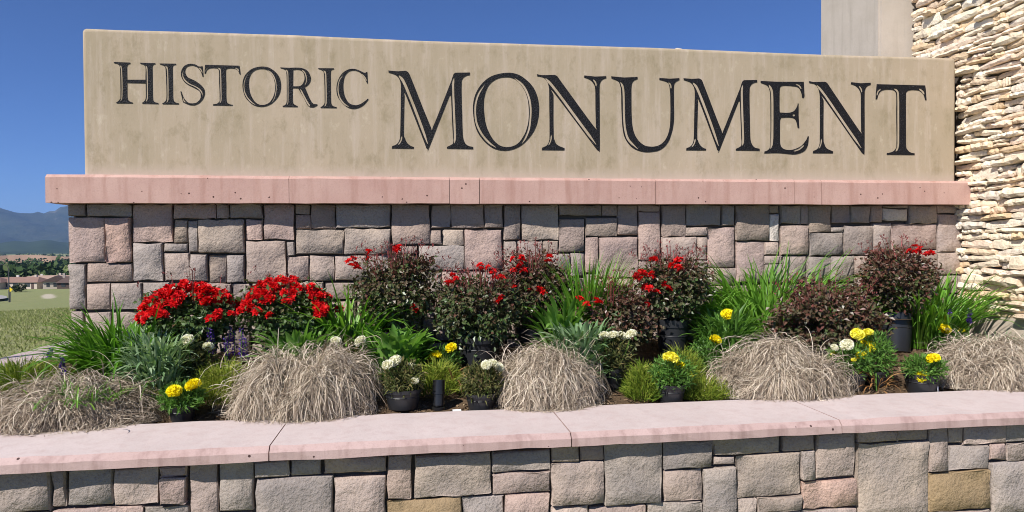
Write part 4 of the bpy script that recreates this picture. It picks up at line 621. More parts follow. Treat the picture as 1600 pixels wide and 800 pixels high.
# ================================================================ stacked stone pillar on the right
PL = (5.4, 5.2, .5)
pil = empty('stone_pillar', PL, 'tall pillar of stacked cream ledge stones at the right end', 'pillar')
V, F = box(4.90, 4.36, 1.02, 6.1, 6.12, 5.2); obj('mortar_core', mesh('mortar_core', L_(V, PL), F, M['shaded_mortar']), pil)
V, F = box(4.87, 4.33, .3, 6.12, 6.12, 1.03); obj('plinth', mesh('plinth', L_(V, PL), F, M['plinth']), pil)
LT = [(.78, .68, .53), (.80, .71, .56), (.72, .58, .43), (.82, .75, .63), (.76, .64, .49), (.68, .53, .35), (.78, .65, .53), (.77, .70, .59)]
def ledge(length, h, pr, flip=False):
    n_ = 6; V, F = [], []; tk = rng.uniform(.5, 1.0)
    t0, t1 = rng.uniform(.25, .9, 2)
    for i in range(n_+1):
        u = i/n_; e = min(1, .35 + min((u+.001)/.18*t0 + .2, (1.001-u)/.18*t1 + .2)); y = (u-.5)*length
        hb = -h/2 + rng.normal(0, h*.07) + (1-e)*h*.22; ht = h/2 + rng.normal(0, h*.07) - (1-e)*h*.26
        p = pr*(.72+.28*e)*rng.uniform(.82, 1.1)
        V += [(.10, y, hb), (-p*.78, y, hb+h*.05), (-p, y, hb+(ht-hb)*rng.uniform(.3, .5)), (-p*rng.uniform(.7, .95), y, ht-h*.12), (-p*tk*.35, y, ht), (.10, y, ht)]
    for i in range(n_):
        for k in range(5): a = i*6+k; F.append((a, a+1, a+7, a+6))
        F.append((i*6+5, i*6, i*6+6, i*6+11))
    F += [(5, 4, 3, 2, 1, 0), tuple(n_*6+k for k in range(6))]
    return V, F
outer = []; zz = 1.02
while zz < 4.25:
    h = rng.choice([.045, .056, .068, .085, .11], p=[.2, .3, .25, .15, .10])*rng.uniform(.9, 1.1)
    y0 = 4.34 + rng.uniform(-.05, .0); yend = 6.12 if zz > 3.16 else 5.56
    while y0 < yend - .05:
        ln = rng.uniform(.09, .36); ln = min(ln, yend-y0+.02); split = (h > .064 and rng.random() < .28)
        for (zc, hh) in (((zz+h*.26, h*.5), (zz+h*.76, h*.46)) if split else ((zz+h/2, h),)):
            pr = rng.choice([.02, .04, .06, .085], p=[.25, .35, .3, .1])*rng.uniform(.85, 1.15)
            V, F = ledge(ln-.006, hh*1.0, pr)
            if y0+ln/2 < 4.74 or zc > 4.02: outer.append(([(x + 4.88-PL[0], y + y0+ln/2-PL[1], z + zc-PL[2]) for x, y, z in V], F)); continue   # past the edge of the photograph
            o = obj('ledge_stone', mesh('ledge_stone', V, F, M['ledge'], False), pil, (4.88-PL[0], y0+ln/2-PL[1], zc-PL[2]), (rng.normal(0, .05), 0, rng.normal(0, .05)))
            c = np.minimum(np.array(LT[rng.integers(len(LT))])*rng.uniform(.95, 1.12), .88); o.color = (*c, 1)
        y0 += ln
    zz += h
# the pillar's near end, outside the photograph, faced the same way in one piece
parts = outer; zz = 1.02
while zz < 5.1:
    h = rng.uniform(.045, .09); x0 = 4.86
    while x0 < 6.08:
        ln = min(rng.uniform(.12, .36), 6.12-x0); V, F = ledge(ln-.006, h, rng.uniform(.02, .06)); parts.append(([(y + x0+ln/2-PL[0], x + 4.34-PL[1], z + zz+h/2-PL[2]) for x, y, z in V], [tuple(reversed(f)) for f in F])); x0 += ln
    zz += h
o = obj('end_facing', mesh('end_facing', *merge(parts), M['ledge']), pil, kind='stuff'); o.color = (.76, .66, .52, 1)
# grey stucco column behind
cl = empty('stucco_column', (5.6, 6.6, 0), 'plain grey stucco column rising behind the stone pillar', 'column')
bm = bmesh.new(); V, F = box(4.545, 6.2, .2, 6.4, 7.2, 5.6); bv = [bm.verts.new((x-5.6, y-6.6, z)) for x, y, z in V]; [bm.faces.new([bv[i] for i in f]) for f in F]
bmesh.ops.bevel(bm, geom=bm.edges[:], offset=.02, segments=2, affect='EDGES')
me = bpy.data.meshes.new('shaft'); bm.to_mesh(me); bm.free(); me.materials.append(M['greystucco']); obj('shaft', me, cl)
V, F = box(4.50, 6.15, 5.6, 6.45, 7.25, 5.75); obj('top_slab', mesh('top_slab', L_(V, (5.6, 6.6, 0)), F, M['greystucco']), cl)

# ================================================================ planter wall in front
PW = (.5, 3.9, 0)
pw = empty('planter_wall', PW, 'low split-stone planter wall with pale pink coping in the foreground', 'planter wall')
V, F = box(-3.88, 3.72, -.05, 4.95, 4.10, .56); obj('mortar_core', mesh('mortar_core', L_(V, PW), F, M['shaded_mortar']), pw)
lay_stones(pw, FRONT_STONES, 3.675, PW, .06)
for x0, x1 in ((-3.95, -.749), (-.749, .826), (.826, 2.411), (2.411, 5.0)): slab(x0, x1, 3.6, 4.2, .557, .629, .029, [M['coping'], M['copface']], 'coping_slab', pw, PW, gap=.006, wob=.0015)

# ================================================================ planting bed
def bed_z(x, y):
    b = .585 + (min(y, 5.6) - 4.19)*(.235/1.31)
    if y > 5.6: b -= (y-5.6)*.12
    if x < -2.55: b -= (-2.55-x)**1.2*.25*max(0, min(1, (y-4.6)/.5))
    return b + .018*math.sin(x*3.1+y*2)*math.cos(y*4.3-x) + .01*math.sin(x*9.3)*math.sin(y*11)
def bz(x, y): return bed_z(x, y)
X = np.arange(-3.9, 4.93, .045); Y = np.arange(4.12, 7.0, .045)
V = []
for y in Y:
    for x in X: V.append((x, y, bed_z(x, y) + rng.normal(0, .004) - (0.35 if (y > 5.7 and x > -2.5) else 0)))
nx = len(X); F = np.array([(j*nx+i, j*nx+i+1, (j+1)*nx+i+1, (j+1)*nx+i) for j in range(len(Y)-1) for i in range(nx-1) if not (Y[j] > 5.75 and X[i] > -2.45) and not (X[i] < -3.1 and Y[j] > 5.0)])
def m_soil():
    s = NT('bark_mulch_soil'); v = s.coord(); a = s.noise(v, 3, 5, .6); b = s.noise(v, 45, 5, .75)
    c = s.mix(a, (.075, .048, .03), (.15, .10, .06)); c = s.mix(s.ramp(b, [(.45, 0.), (.7, .8)]), c, (.21, .145, .09)); c = s.mix(s.ramp(b, [(.3, .8), (.42, 0.)]), c, (.03, .02, .013))
    return s.done(c, .95, s.bump(b, .02, .9), .1)
M['soil'] = m_soil()
tag(obj('planting_bed', mesh('planting_bed', V, F, M['soil'], True)), kind='structure')
M['chip'] = m_leaf('bark_chip', (.05, .03, .018), (.15, .095, .055), (.32, .24, .15), 0, .9, .1)
n = 9000; cx = rng.uniform(-3.0, 4.85, n); cy = 4.17 + 1.3*rng.random(n)**1.3; cz = np.array([bed_z(a, b) for a, b in zip(cx, cy)])
base = np.stack([cx, cy, cz+rng.uniform(.0, .012, n)], 1); az = rng.random(n)*6.28; ti = rng.normal(0, .25, n); L = rng.uniform(.012, .05, n)
dv = np.stack([np.cos(az)*np.cos(ti), np.sin(az)*np.cos(ti), np.sin(ti)], 1); Pm = base[:, None, :] + dv[:, None, :]*L[:, None, None]*np.array([-.5, .5])[None, :, None]
V, Q, T = ribbons(Pm, np.repeat(rng.uniform(.004, .014, n)[:, None], 2, 1), unit(np.cross(dv, [0, 0, 1.]) + rng.normal(0, .3, (n, 3))), np.clip(rng.normal(.45, .27, n), 0, 1))
tag(obj('bark_chips', mesh('bark_chips', V, Q, M['chip'], False, {'tint': T})), 'loose brown bark chips and litter covering the planting bed', 'mulch', kind='stuff')

# ================================================================ plants
M['lily'] = m_leaf('daylily_leaf', (.05, .135, .013), (.115, .28, .026), (.23, .43, .055), .34, .4, .45)
M['straw'] = m_leaf('dry_straw', (.18, .135, .098), (.43, .35, .27), (.69, .60, .49), .12, .8, .15)
M['shade_core'] = m_plain('shade_core_brown', (.12, .09, .065), .95, .05, .5, 30, .02, 70)  # dark brown filler, stands in for shade deep in the grass
M['rose'] = m_leaf('rose_leaf', (.065, .12, .032), (.105, .08, .045), (.165, .055, .045), .22, .40, .5)
M['rosegreen'] = m_leaf('rose_leaf_green', (.045, .09, .022), (.085, .135, .038), (.14, .075, .045), .2, .42, .5)
M['rosestem'] = m_leaf('rose_stem', (.06, .03, .02), (.14, .04, .035), (.25, .05, .05), 0, .6, .3)
M['red'] = m_leaf('red_petal', (.36, .003, .006), (.62, .006, .010), (.82, .02, .02), .25, .5, .25)
M['yellow'] = m_leaf('yellow_petal', (.78, .58, .0), (.88, .75, .01), (.92, .85, .05), .25, .6, .2)
M['lemon'] = m_leaf('lemon_petal', (.72, .62, .02), (.84, .76, .06), (.9, .85, .22), .25, .6, .2)
M['cream'] = m_leaf('white_petal', (.62, .58, .42), (.80, .77, .66), (.88, .86, .78), .25, .6, .2)
M['mari'] = m_leaf('marigold_leaf', (.045, .11, .02), (.10, .22, .036), (.19, .34, .075), .32, .5, .3)
M['maridry'] = m_leaf('dull_marigold_leaf', (.05, .055, .02), (.11, .13, .04), (.24, .19, .08), .25, .6, .2)
M['broad'] = m_leaf('broad_leaf', (.07, .16, .028), (.145, .30, .05), (.25, .43, .10), .32, .45, .35)
M['silver'] = m_leaf('grey_green_leaf', (.09, .17, .07), (.17, .28, .13), (.34, .44, .27), .25, .55, .3)
M['juniper'] = m_leaf('fine_needle', (.06, .12, .012), (.17, .24, .025), (.34, .36, .06), .2, .6, .2)
M['violet'] = m_leaf('violet_floret', (.05, .02, .17), (.10, .04, .34), (.20, .10, .48), .2, .6, .2)
M['brownleaf'] = m_leaf('withered_leaf', (.16, .08, .03), (.32, .16, .06), (.45, .26, .11), .2, .7, .2)

def fol(name, V, Q, T, mat, parent, smooth=False):
    o = obj(name, mesh(name, V, Q, M[mat], smooth, {'tint': np.clip(T, 0, 1)}), parent); o['kind'] = 'stuff'; return o
def leaves(P, D, N, L, Wd, tint, cup=.25):
    """four-cornered folded leaves: P base, D direction, N face normal"""
    S = unit(np.cross(D, N)); N = unit(np.cross(S, D)); L = L[:, None]; Wd = Wd[:, None]; n = len(P)
    A = P; C = P + D*L - N*L*.08; Bl = P + D*L*.45 + S*Wd*.5 + N*Wd*cup; Br = P + D*L*.45 - S*Wd*.5 + N*Wd*cup
    V = np.stack([A, Bl, C, Br], 1).reshape(-1, 3); i = np.arange(n)*4
    F = np.concatenate([np.stack([i, i+2, i+1], 1), np.stack([i, i+3, i+2], 1)])
    return V, F, np.repeat(tint, 4)
def pot(parent, r, h, rb=.8, tilt=None):
    V, F = lathe([(0, 0), (r*rb*.9, 0), (r*rb, .006), (r*.97, h*.80), (r*.97, h*.82), (r*1.05, h*.83), (r*1.06, h*.99), (r*1.03, h), (r*.97, h*.99), (r*.93, h*.86)], 28)
    p = obj('pot', mesh('pot', V, F, M['potblack'], True), parent)
    for k in (.62,): obj('pot_ring', mesh('pot_ring', *lathe([(r*(rb+(.97-rb)*k/.8)+.0005, h*k-.003), (r*(rb+(.97-rb)*k/.8)+.004, h*k), (r*(rb+(.97-rb)*k/.8)+.001, h*k+.004)], 28), M['potblack'], True), p)
    V, F = lathe([(0, h*.9), (r*.5, h*.905), (r*.94, h*.88)], 20); obj('potting_soil', mesh('potting_soil', V, F, M['potsoil'], True), parent)
    if tilt: p.rotation_euler = tilt
    return p
# ---- strap-leaved daylilies
def daylily(loc, label, n, rb, L0, L1, th=(1.0, 1.5), curl=(.6, 2.2), wid=(.012, .02), squash=1.0, bias=None, tint=.5, front=-9):
    t = empty('daylily_clump', loc, label, 'daylily', 'daylily clumps along the wall')
    a = rng.random(n)*6.28; r = rb*np.sqrt(rng.random(n)); base = np.stack([r*np.cos(a), r*np.sin(a)*squash, np.zeros(n)-.01], 1)
    az = a + rng.normal(0, .5, n)
    if bias is not None: az = np.where(rng.random(n) < .35, bias + rng.normal(0, .5, n), az)
    L = rng.uniform(L0, L1, n); th0 = rng.uniform(*th, n); P = arcs(base, az, L, th0, rng.uniform(*curl, n), 8, 1.8, .04)
    P[..., 1] = np.clip(P[..., 1], front, 5.50-loc[1]); P[..., 2] = np.maximum(P[..., 2], .0)
    W = np.array([.75, .95, 1, 1, .92, .75, .45, .05])[None]*rng.uniform(*wid, n)[:, None]
    V, Q, T = ribbons(P, W, np.stack([-np.sin(az), np.cos(az), 0*az], 1), np.clip(rng.normal(tint, .24, n), 0, 1), .28)
    fol('foliage', V, Q, T, 'lily', t, True)
    for k in range(3):
        x, y = rng.normal(0, rb*.3, 2); obj('stem', mesh('stem', *tube([(x, y, -.02), (x*1.3, y*1.3, L0*.5), (x*1.7, y*1.7, L0*.95)], [.005, .004, .003], 5), M['lilystem']), t)
    return t
M['lilystem'] = m_plain('green_stem', (.09, .18, .03), .5, .3)
daylily((-1.98, 5.00, bz(-1.98, 5.00)), 'broad clump of strappy green leaves at the left end of the wall', 380, .22, .40, .68, (.8, 1.5), (.5, 2.0), (.016, .027), .7, None, .40)
daylily((-.52, 5.20, bz(-.52, 5.20)), 'strappy green clump between the massed red flowers and the rose bush', 300, .17, .45, .80, (.9, 1.5), (.5, 2.2), (.015, .024), .6, None, .58)
daylily((1.30, 5.12, bz(1.30, 5.12)), 'narrow upright grassy clump against the wall between two rose bushes', 260, .13, .60, .92, (1.25, 1.57), (.2, .9), (.012, .019), .5, None, .65)
daylily((2.88, 5.34, bz(2.88, 5.34)), 'widest strappy leaf clump, behind the low burgundy bush near the pillar', 620, .46, .55, 1.0, (.8, 1.5), (.6, 2.4), (.013, .022), .3, None, .64, -.26)
daylily((4.33, 5.22, bz(4.33, 5.22)), 'strappy green clump in the corner by the cream stone pillar', 270, .22, .50, .85, (.95, 1.5), (.5, 2.0), (.014, .023), .6, None, .45)

# ---- mounds of dry fountain grass
def dry_grass(loc, label, a, b, h, n, wisps=90, green=0, spread=.0, tint=.52):
    t = empty('dry_grass_mound', loc, label, 'dry grass', 'mounds of dry grass along the coping')
    ph_ = rng.random(12)*6.283
    def lump(P):
        P = np.asarray(P, float).copy(); x, y, z = P[..., 0]/a, P[..., 1]/b, P[..., 2]
        k_ = .16*np.sin(x*3.1+ph_[0]+y) + .13*np.sin(x*6.3+ph_[1]-y*2) + .10*np.sin(y*5+x*2+ph_[2]) + .07*np.sin(x*12+ph_[3]+y*4)
        P[..., 2] = z*(1 + np.clip(k_, -.34, .10)); w_ = 1 + .10*np.sin(np.arctan2(y, x)*3+ph_[4]) + .07*np.sin(np.arctan2(y, x)*7+ph_[5]) + .10*(1-np.clip(z/h, 0, 1))
        P[..., 0] *= w_; P[..., 1] = np.where(P[..., 1] < 0, P[..., 1]*np.minimum(w_, 1.04), P[..., 1]*w_); return P
    # added filler heart, dark so gaps between strands read as deep shade
    U = 22; W_ = 9; V, F = [], []
    for j in range(W_):
        p = j/(W_-1)*math.pi/2
        for i in range(U):
            q = i/U*6.283; k = .72 + rng.normal(0, .05); V.append((a*math.sin(p)*math.cos(q)*k, b*math.sin(p)*math.sin(q)*k, h*math.cos(p)*k*.93-.02))
    for j in range(W_-1):
        for i in range(U): F.append((j*U+i, (j+1)*U+i, (j+1)*U+(i+1) % U, j*U+(i+1) % U))
    obj('shade_core', mesh('shade_core', lump(V), F, M['shade_core'], True), t)
    k = 9; nt_ = 11; ta = rng.random(nt_)*6.283; tr = np.sqrt((np.arange(nt_)+.3)/nt_); tx = a*.62*tr*np.cos(ta); ty = b*.58*tr*np.sin(ta)
    tz = h*np.sqrt(np.maximum(.05, 1-(tr*.80)**2))*rng.uniform(.55, .92, nt_)
    i = rng.integers(0, nt_, n); base = np.stack([tx[i] + rng.normal(0, a*.13, n), ty[i] + rng.normal(0, b*.13, n), tz[i]*rng.uniform(.55, 1.0, n)], 1)
    out_ = np.arctan2(base[:, 1]/b, base[:, 0]/a); az = np.where(rng.random(n) < .62, out_ + rng.normal(0, 1.0, n), rng.random(n)*6.283)
    az = np.where(rng.random(n) < .25, -1.57 + rng.normal(0, .7, n), az)
    P = arcs(base, az, rng.uniform(.4, 1.15, n)*h*.92, rng.uniform(-.3, 1.3, n), rng.uniform(.9, 3.4, n), k, .8, .30)
    # keep the outline of the mound and let tips lie on the ground
    q = np.sqrt((P[..., 0]/a)**2 + (P[..., 1]/b)**2); f_ = np.where(q > 1.0, 1.0/np.maximum(q, 1e-6) + .5*(1-1.0/np.maximum(q, 1e-6)), 1)
    P[..., 0] *= f_; P[..., 1] *= f_; P[..., 2] = np.maximum(P[..., 2], .006 + rng.random((n, 1))*.03)
    side = unit(np.stack([-np.sin(az), np.cos(az), 0*az], 1)[:, None, :] + rng.normal(0, .5, (n, 1, 3)) + rng.normal(0, .12, (n, k, 3)))
    W = np.array([.7, .9, 1, 1, 1, .9, .8, .6, .2])[None]*rng.uniform(.0024, .0058, n)[:, None]
    P = lump(P); P[..., 2] = np.maximum(P[..., 2], .006)
    V, Q, T = ribbons(P, W, side, np.clip(rng.normal(tint, .27, n), 0, 1))
    fol('foliage', V, Q, T, 'straw', t)
    # shaggy short strands lying every way over the surface
    n2 = int(n*.95); cs = 1-rng.random(n2)**.8; tt = np.arccos(np.clip(cs, 0, 1)); ph = rng.random(n2)*6.283; ph = np.where(rng.random(n2) < .3, -1.57+rng.normal(0, .8, n2), ph)
    rad = rng.uniform(.80, 1.0, n2)*(1 + .07*np.sin(ph*6+loc[0]*3) + .06*np.sin(tt*7+ph*3)); P0 = np.stack([a*np.sin(tt)*np.cos(ph), b*np.sin(tt)*np.sin(ph), h*np.cos(tt)], 1)*rad[:, None]
    nrm = unit(P0/np.array([a*a, b*b, h*h])); dn = np.array([0, 0, -1.]); dn = unit(dn - nrm*(nrm@dn)[:, None] + 1e-6); sd_ = np.cross(nrm, dn)
    ang = rng.normal(0, 1.0, n2); k2 = 7; L2 = rng.uniform(.06, .20, n2)
    pts = [P0]; tw = rng.normal(0, .32, n2); bend = rng.normal(0, .38, (n2, k2))
    for q_ in range(1, k2):
        ang = ang*.93 + tw*.35 + bend[:, q_]; lift_ = .55 - 1.1*q_/k2
        d_ = unit(dn*np.cos(ang)[:, None] + sd_*np.sin(ang)[:, None] + nrm*(lift_*rng.uniform(.2, 1, n2))[:, None] + [0, 0, -.10*q_/k2]); pts.append(pts[-1] + d_*(L2/k2)[:, None])
    P = np.stack(pts, 1); P[..., 2] = np.maximum(P[..., 2], .006 + rng.random((n2, 1))*.02)
    P = lump(P)
    V, Q, T = ribbons(P, np.array([.6, .9, 1, 1, .9, .7, .25])[None]*rng.uniform(.0026, .006, n2)[:, None], unit(sd_ + rng.normal(0, .5, (n2, 3))), np.clip(rng.normal(tint-.02, .32, n2), 0, 1))
    fol('matted_strands', V, Q, T, 'straw', t)
    m = wisps; az = rng.random(m)*6.28; base = np.stack([rng.normal(0, a*.35, m), rng.normal(0, b*.3, m), np.full(m, h*.72)], 1)
    P = arcs(base, az, rng.uniform(.14, .34, m), rng.uniform(.5, 1.5, m), rng.uniform(1.5, 4.2, m), 8, 1.5, .12)
    P[..., 2] = np.maximum(P[..., 2], .02)
    V, Q, T = ribbons(P, np.array([1, 1, 1, .95, .85, .7, .5, .15])[None]*rng.uniform(.0035, .006, m)[:, None], np.stack([-np.sin(az), np.cos(az), 0*az], 1), np.clip(rng.normal(.75, .2, m), 0, 1))
    fol('loose_blades', V, Q, T, 'straw', t)
    # litter of broken straw round the foot
    m = 260; az = R(180) + R(180)*rng.random(m); rr_ = rng.uniform(.9, 1.17, m); d2 = rng.random(m)*6.28; L = rng.uniform(.02, .09, m)
    base = np.stack([a*rr_*np.cos(az), b*rr_*np.sin(az), .012 + .012*rng.random(m)], 1)
    P = base[:, None, :] + np.stack([np.cos(d2), np.sin(d2), rng.normal(0, .05, m)], 1)[:, None, :]*L[:, None, None]*np.array([-.5, 0, .5])[None, :, None]
    V, Q, T = ribbons(P, np.repeat(rng.uniform(.002, .005, m)[:, None], 3, 1), np.stack([-np.sin(d2), np.cos(d2), 0*d2], 1), np.clip(rng.normal(.5, .3, m), 0, 1))
    fol('straw_litter', V, Q, T, 'straw', t)
    if green:
        m = green; az = rng.random(m)*6.28; base = np.stack([rng.normal(a*.25, a*.28, m), rng.normal(-b*.35, b*.3, m), np.full(m, h*.55)], 1)
        P = arcs(base, az, rng.uniform(.08, .2, m), rng.uniform(.4, 1.4, m), rng.uniform(.3, 1.8, m), 5)
        V, Q, T = ribbons(P, np.array([1, 1, .9, .6, .05])[None]*rng.uniform(.005, .01, m)[:, None], np.stack([-np.sin(az), np.cos(az), 0*az], 1), np.clip(rng.normal(.5, .25, m), 0, 1), .2)
        fol('green_blades', V, Q, T, 'lily', t)
    return t
ZC = .612
dry_grass((-2.03, 4.40, ZC), 'sprawling brown mound of dry grass with green blades at the far left', .44, .34, .28, 4600, 70, 130, tint=.36)
dry_grass((-.69, 4.40, ZC), 'tall shaggy mound of dry grass in front of the broad green leaves', .42, .30, .41, 6500, 110)
dry_grass((.84, 4.38, ZC), 'dry grass mound below the grey-green plant near the middle', .325, .27, .36, 5200, 110)
dry_grass((2.48, 4.42, ZC), 'wide rounded dry grass mound in front of the burgundy bush', .43, .30, .355, 6500, 90)
dry_grass((4.14, 4.42, ZC), 'dry grass mound at the right end beside the pillar foot', .39, .30, .35, 5600, 70)

# ---- flowers shared by many plants
def bloom_mesh(name, mat, r, layers, petal, seed, cup=.5):
    rg = np.random.default_rng(seed); P, D, N, L, W, T = [], [], [], [], [], []
    for (cnt, el, ln) in layers:
        for i in range(cnt):
            a = 6.283*i/cnt + rg.random()*.7; e = el + rg.normal(0, .12)
            d = np.array([math.cos(a)*math.cos(e), math.sin(a)*math.cos(e), math.sin(e)]); nn = np.array([-math.cos(a)*math.sin(e), -math.sin(a)*math.sin(e), math.cos(e)])
            P.append(d*r*.12); D.append(unit(d + rg.normal(0, .1, 3))); N.append(unit(nn + rg.normal(0, .2, 3))); L.append(r*ln*rg.uniform(.85, 1.1)); W.append(r*petal*rg.uniform(.8, 1.2)); T.append(rg.uniform(.1, 1))
    V, F, T = leaves(np.array(P), np.array(D), np.array(N), np.array(L), np.array(W), np.array(T), .3)
    return mesh(name, V, F, M[mat], False, {'tint': T})
def pom_mesh(name, mat, seed):
    rg = np.random.default_rng(seed); n = 150; i = np.arange(n) + .5; el = np.arcsin(1 - 1.55*i/n); az = i*2.39996 + rg.normal(0, .1, n)
    d = np.stack([np.cos(az)*np.cos(el), np.sin(az)*np.cos(el), np.sin(el)*.82], 1); P = d*.70
    u = unit(np.cross(d, rg.normal(0, 1, (n, 3)))); v = np.cross(d, u); s = rg.uniform(.16, .26, n)[:, None]; o = d*rg.uniform(.22, .36, n)[:, None]
    V = np.stack([P - u*s*.5, P + u*s*.5, P + u*s*1.0 + o + v*rg.normal(0, .1, (n, 1)), P - u*s*1.0 + o*.9 + v*rg.normal(0, .1, (n, 1))], 1).reshape(-1, 3)
    Q = np.arange(4*n).reshape(-1, 4); T = np.repeat(rg.uniform(.1, 1, n), 4)
    c = [(.72*math.cos(a)*math.cos(e), .72*math.sin(a)*math.cos(e), .6*math.sin(e)) for e in (-.7, -.2, .3, .8, 1.5) for a in np.linspace(0, 6.283, 11)[:-1]]
    b = len(V); V = np.concatenate([V, np.array(c)]); Q2 = [(b+j*10+k, b+j*10+(k+1) % 10, b+(j+1)*10+(k+1) % 10, b+(j+1)*10+k) for j in range(4) for k in range(10)]
    return mesh(name, V, np.concatenate([Q, np.array(Q2)]), M[mat], False, {'tint': np.concatenate([T, np.full(50, .15)])})
RED = [bloom_mesh('bloom', 'red', .042, [(7, .12, 1.0), (6, .55, .85), (5, 1.0, .6)], .75, s) for s in range(4)]
POM = {'y': [pom_mesh('flower_head', 'yellow', s) for s in (1, 2)], 'l': [pom_mesh('flower_head', 'lemon', s) for s in (3, 4)], 'w': [pom_mesh('flower_head', 'cream', s) for s in (5, 6)], 'c': [pom_mesh('flower_head', 'cream', s) for s in (7, 8)], 'b': [pom_mesh('flower_head', 'mari', 9)]}

# ---- rose bushes
def rose(loc, label, pr, ph, crown, cz, n, mat, blooms=(), nb=0, spikes=40, burg=.5, droop=.0, cz_red=.5, tilt=None, group='rose bushes in black pots'):
    """crown (rx,ry,rz), cz centre height above loc"""
    t = empty('rose_bush', loc, label, 'rose bush', group); rx, ry, rz = crown
    pot(t, pr, ph, .82, tilt)
    # canes
    parts = []
    for k in range(11):
        a = rng.random()*6.28; e = rng.uniform(.35, 1)
        parts.append(tube([(0, 0, ph*.85), (rx*.3*math.cos(a)*e, ry*.3*math.sin(a)*e, (ph+cz)*.5), (rx*.75*math.cos(a)*e, ry*.75*math.sin(a)*e, cz + rz*.3*rng.uniform(-.3, 1))], [.006, .005, .003], 5))
    o = obj('canes', mesh('canes', *merge(parts), M['canes']), t); o['kind'] = 'stuff'
    n = int(n*1.75); ns = 120; d = unit(rng.normal(0, 1, (ns, 3))); rad = rng.uniform(.35, 1.0, ns)**.5
    C = d*rad[:, None]*[rx, ry, rz] + [0, 0, cz]; C[:, 2] += rz*.12*np.sin(C[:, 0]*14+loc[0]*9)
    i = rng.integers(0, ns, n); q = rng.normal(0, 1, (n, 3))*[.042, .042, .036]; P = C[i] + q
    P[:, 1] = np.minimum(P[:, 1], 5.50-loc[1]); P[:, 2] -= droop*(np.abs(P[:, 0])/rx)**2*.08
    out = unit((P-[0, 0, cz])/[rx, ry, rz]); D = unit(out*.6 + rng.normal(0, .8, (n, 3)) + [0, 0, -.1]); N = unit(out*.7 + [0, -.15, .75] + rng.normal(0, .55, (n, 3)))
    hrel = (P[:, 2]-cz)/rz; T = np.clip(burg + .18*hrel + rng.normal(0, .22, n), 0, 1)
    V, F, T = leaves(P, D, N, rng.uniform(.026, .050, n), rng.uniform(.019, .032, n), T)
    fol('foliage', V, F, T, mat, t)
    if spikes:
        m = spikes; a = rng.random(m)*6.28; r = np.sqrt(rng.random(m)); base = np.stack([rx*.85*r*np.cos(a), ry*.8*r*np.sin(a), cz + rz*np.sqrt(np.maximum(0, 1-(.85*r)**2))*.8], 1)
        P = arcs(base, a, rng.uniform(.08, .22, m), rng.uniform(.8, 1.5, m), rng.uniform(-.2, .6, m), 4)
        V1, Q1, T1 = ribbons(P, np.full((m, 4), .005), np.stack([-np.sin(a), np.cos(a), 0*a], 1), rng.uniform(.2, 1, m))
        tip = P[:, -1]; mm = m*4; tp = np.repeat(tip, 4, 0) + rng.normal(0, .008, (mm, 3)); D = unit(rng.normal(0, .5, (mm, 3)) + [0, 0, 1]); N = unit(rng.normal(0, 1, (mm, 3)))
        V2, F2, T2 = leaves(tp, D, N, rng.uniform(.014, .03, mm), rng.uniform(.006, .013, mm), rng.uniform(.3, 1, mm))
        fol('flower_stalks', V1, Q1, T1, 'rosestem', t); fol('buds', V2, F2, T2, 'rosestem', t)
    for (x, y, z) in blooms:
        for k in range(int(rng.integers(2, 4))):
            j = rng.normal(0, .016, 3); b = obj('bloom', RED[rng.integers(4)], t, (x-loc[0]+j[0], y-loc[1]+j[1], z-loc[2]+j[2]), (rng.uniform(.1, 1.0), 0, rng.random()*6.28)); b.scale = [rng.uniform(.6, .95)]*3
    cl_ = [(rng.uniform(-1, 1), rng.uniform(-.95, .6)) for _ in range(34)]
    for k in range(nb):
        u, v = cl_[k % 34]; u += rng.normal(0, .09); v += rng.normal(0, .1); r2 = min(.985, u*u*.8+max(0, v)**2*.3+1.05*min(0, v)**2)
        x = rx*.98*u; y = ry*1.0*v - .02; z = cz + rz*math.sqrt(1-r2)*1.0 + rng.normal(.015, .016)
        b = obj('bloom', RED[rng.integers(4)], t, (x, y, z), (rng.uniform(.2, 1.2), rng.normal(0, .3), rng.normal(0, .5))); b.scale = [rng.uniform(.7, 1.12)]*3
    return t
M['canes'] = m_plain('rose_cane', (.06, .035, .025), .7, .2)
def rl(x, y): return (x, y, bz(x, y) - .01)
rose(rl(-1.55, 5.0), 'bush smothered in red blooms, the left one of the two massed ones', .15, .24, (.285, .21, .20), .41, 1900, 'rosegreen', (), 150, 10, .25)
rose(rl(-.93, 5.06), 'bush smothered in red blooms, right of the purple spikes', .15, .24, (.30, .21, .21), .43, 1900, 'rosegreen', (), 145, 10, .3)
rose(rl(-.14, 5.14), 'round dark rose bush with two red blooms poking out on top', .15, .27, (.295, .21, .245), .56, 2300, 'rose', ROSE_BLOOMS['R3'], 0, 80, .36)
rose(rl(.46, 5.02), 'greenish rose bush left of the middle, red blooms at its upper left', .16, .24, (.29, .21, .25), .42, 2300, 'rose', ROSE_BLOOMS['R4'], 0, 80, .28)
rose(rl(.91, 5.22), 'rose bush beside the upright grassy clump, red blooms on its left shoulder', .15, .26, (.27, .19, .27), .52, 2300, 'rose', ROSE_BLOOMS['R5'], 0, 80, .45)
rose(rl(1.47, 4.98), 'low burgundy leaved rose bush behind the row of four white flowers', .15, .20, (.28, .21, .22), .37, 2200, 'rose', ROSE_BLOOMS['R6'], 0, 40, .55)
rose(rl(1.98, 5.10), 'rose bush in a tall black pot with scattered red blooms', .125, .33, (.26, .19, .21), .57, 2100, 'rose', ROSE_BLOOMS['R7'], 0, 80, .35)
rose(rl(3.15, 4.90), 'wide low burgundy bush without blooms in front of the strappy clump', .16, .2, (.43, .25, .28), .33, 3600, 'rose', (), 0, 30, .56)
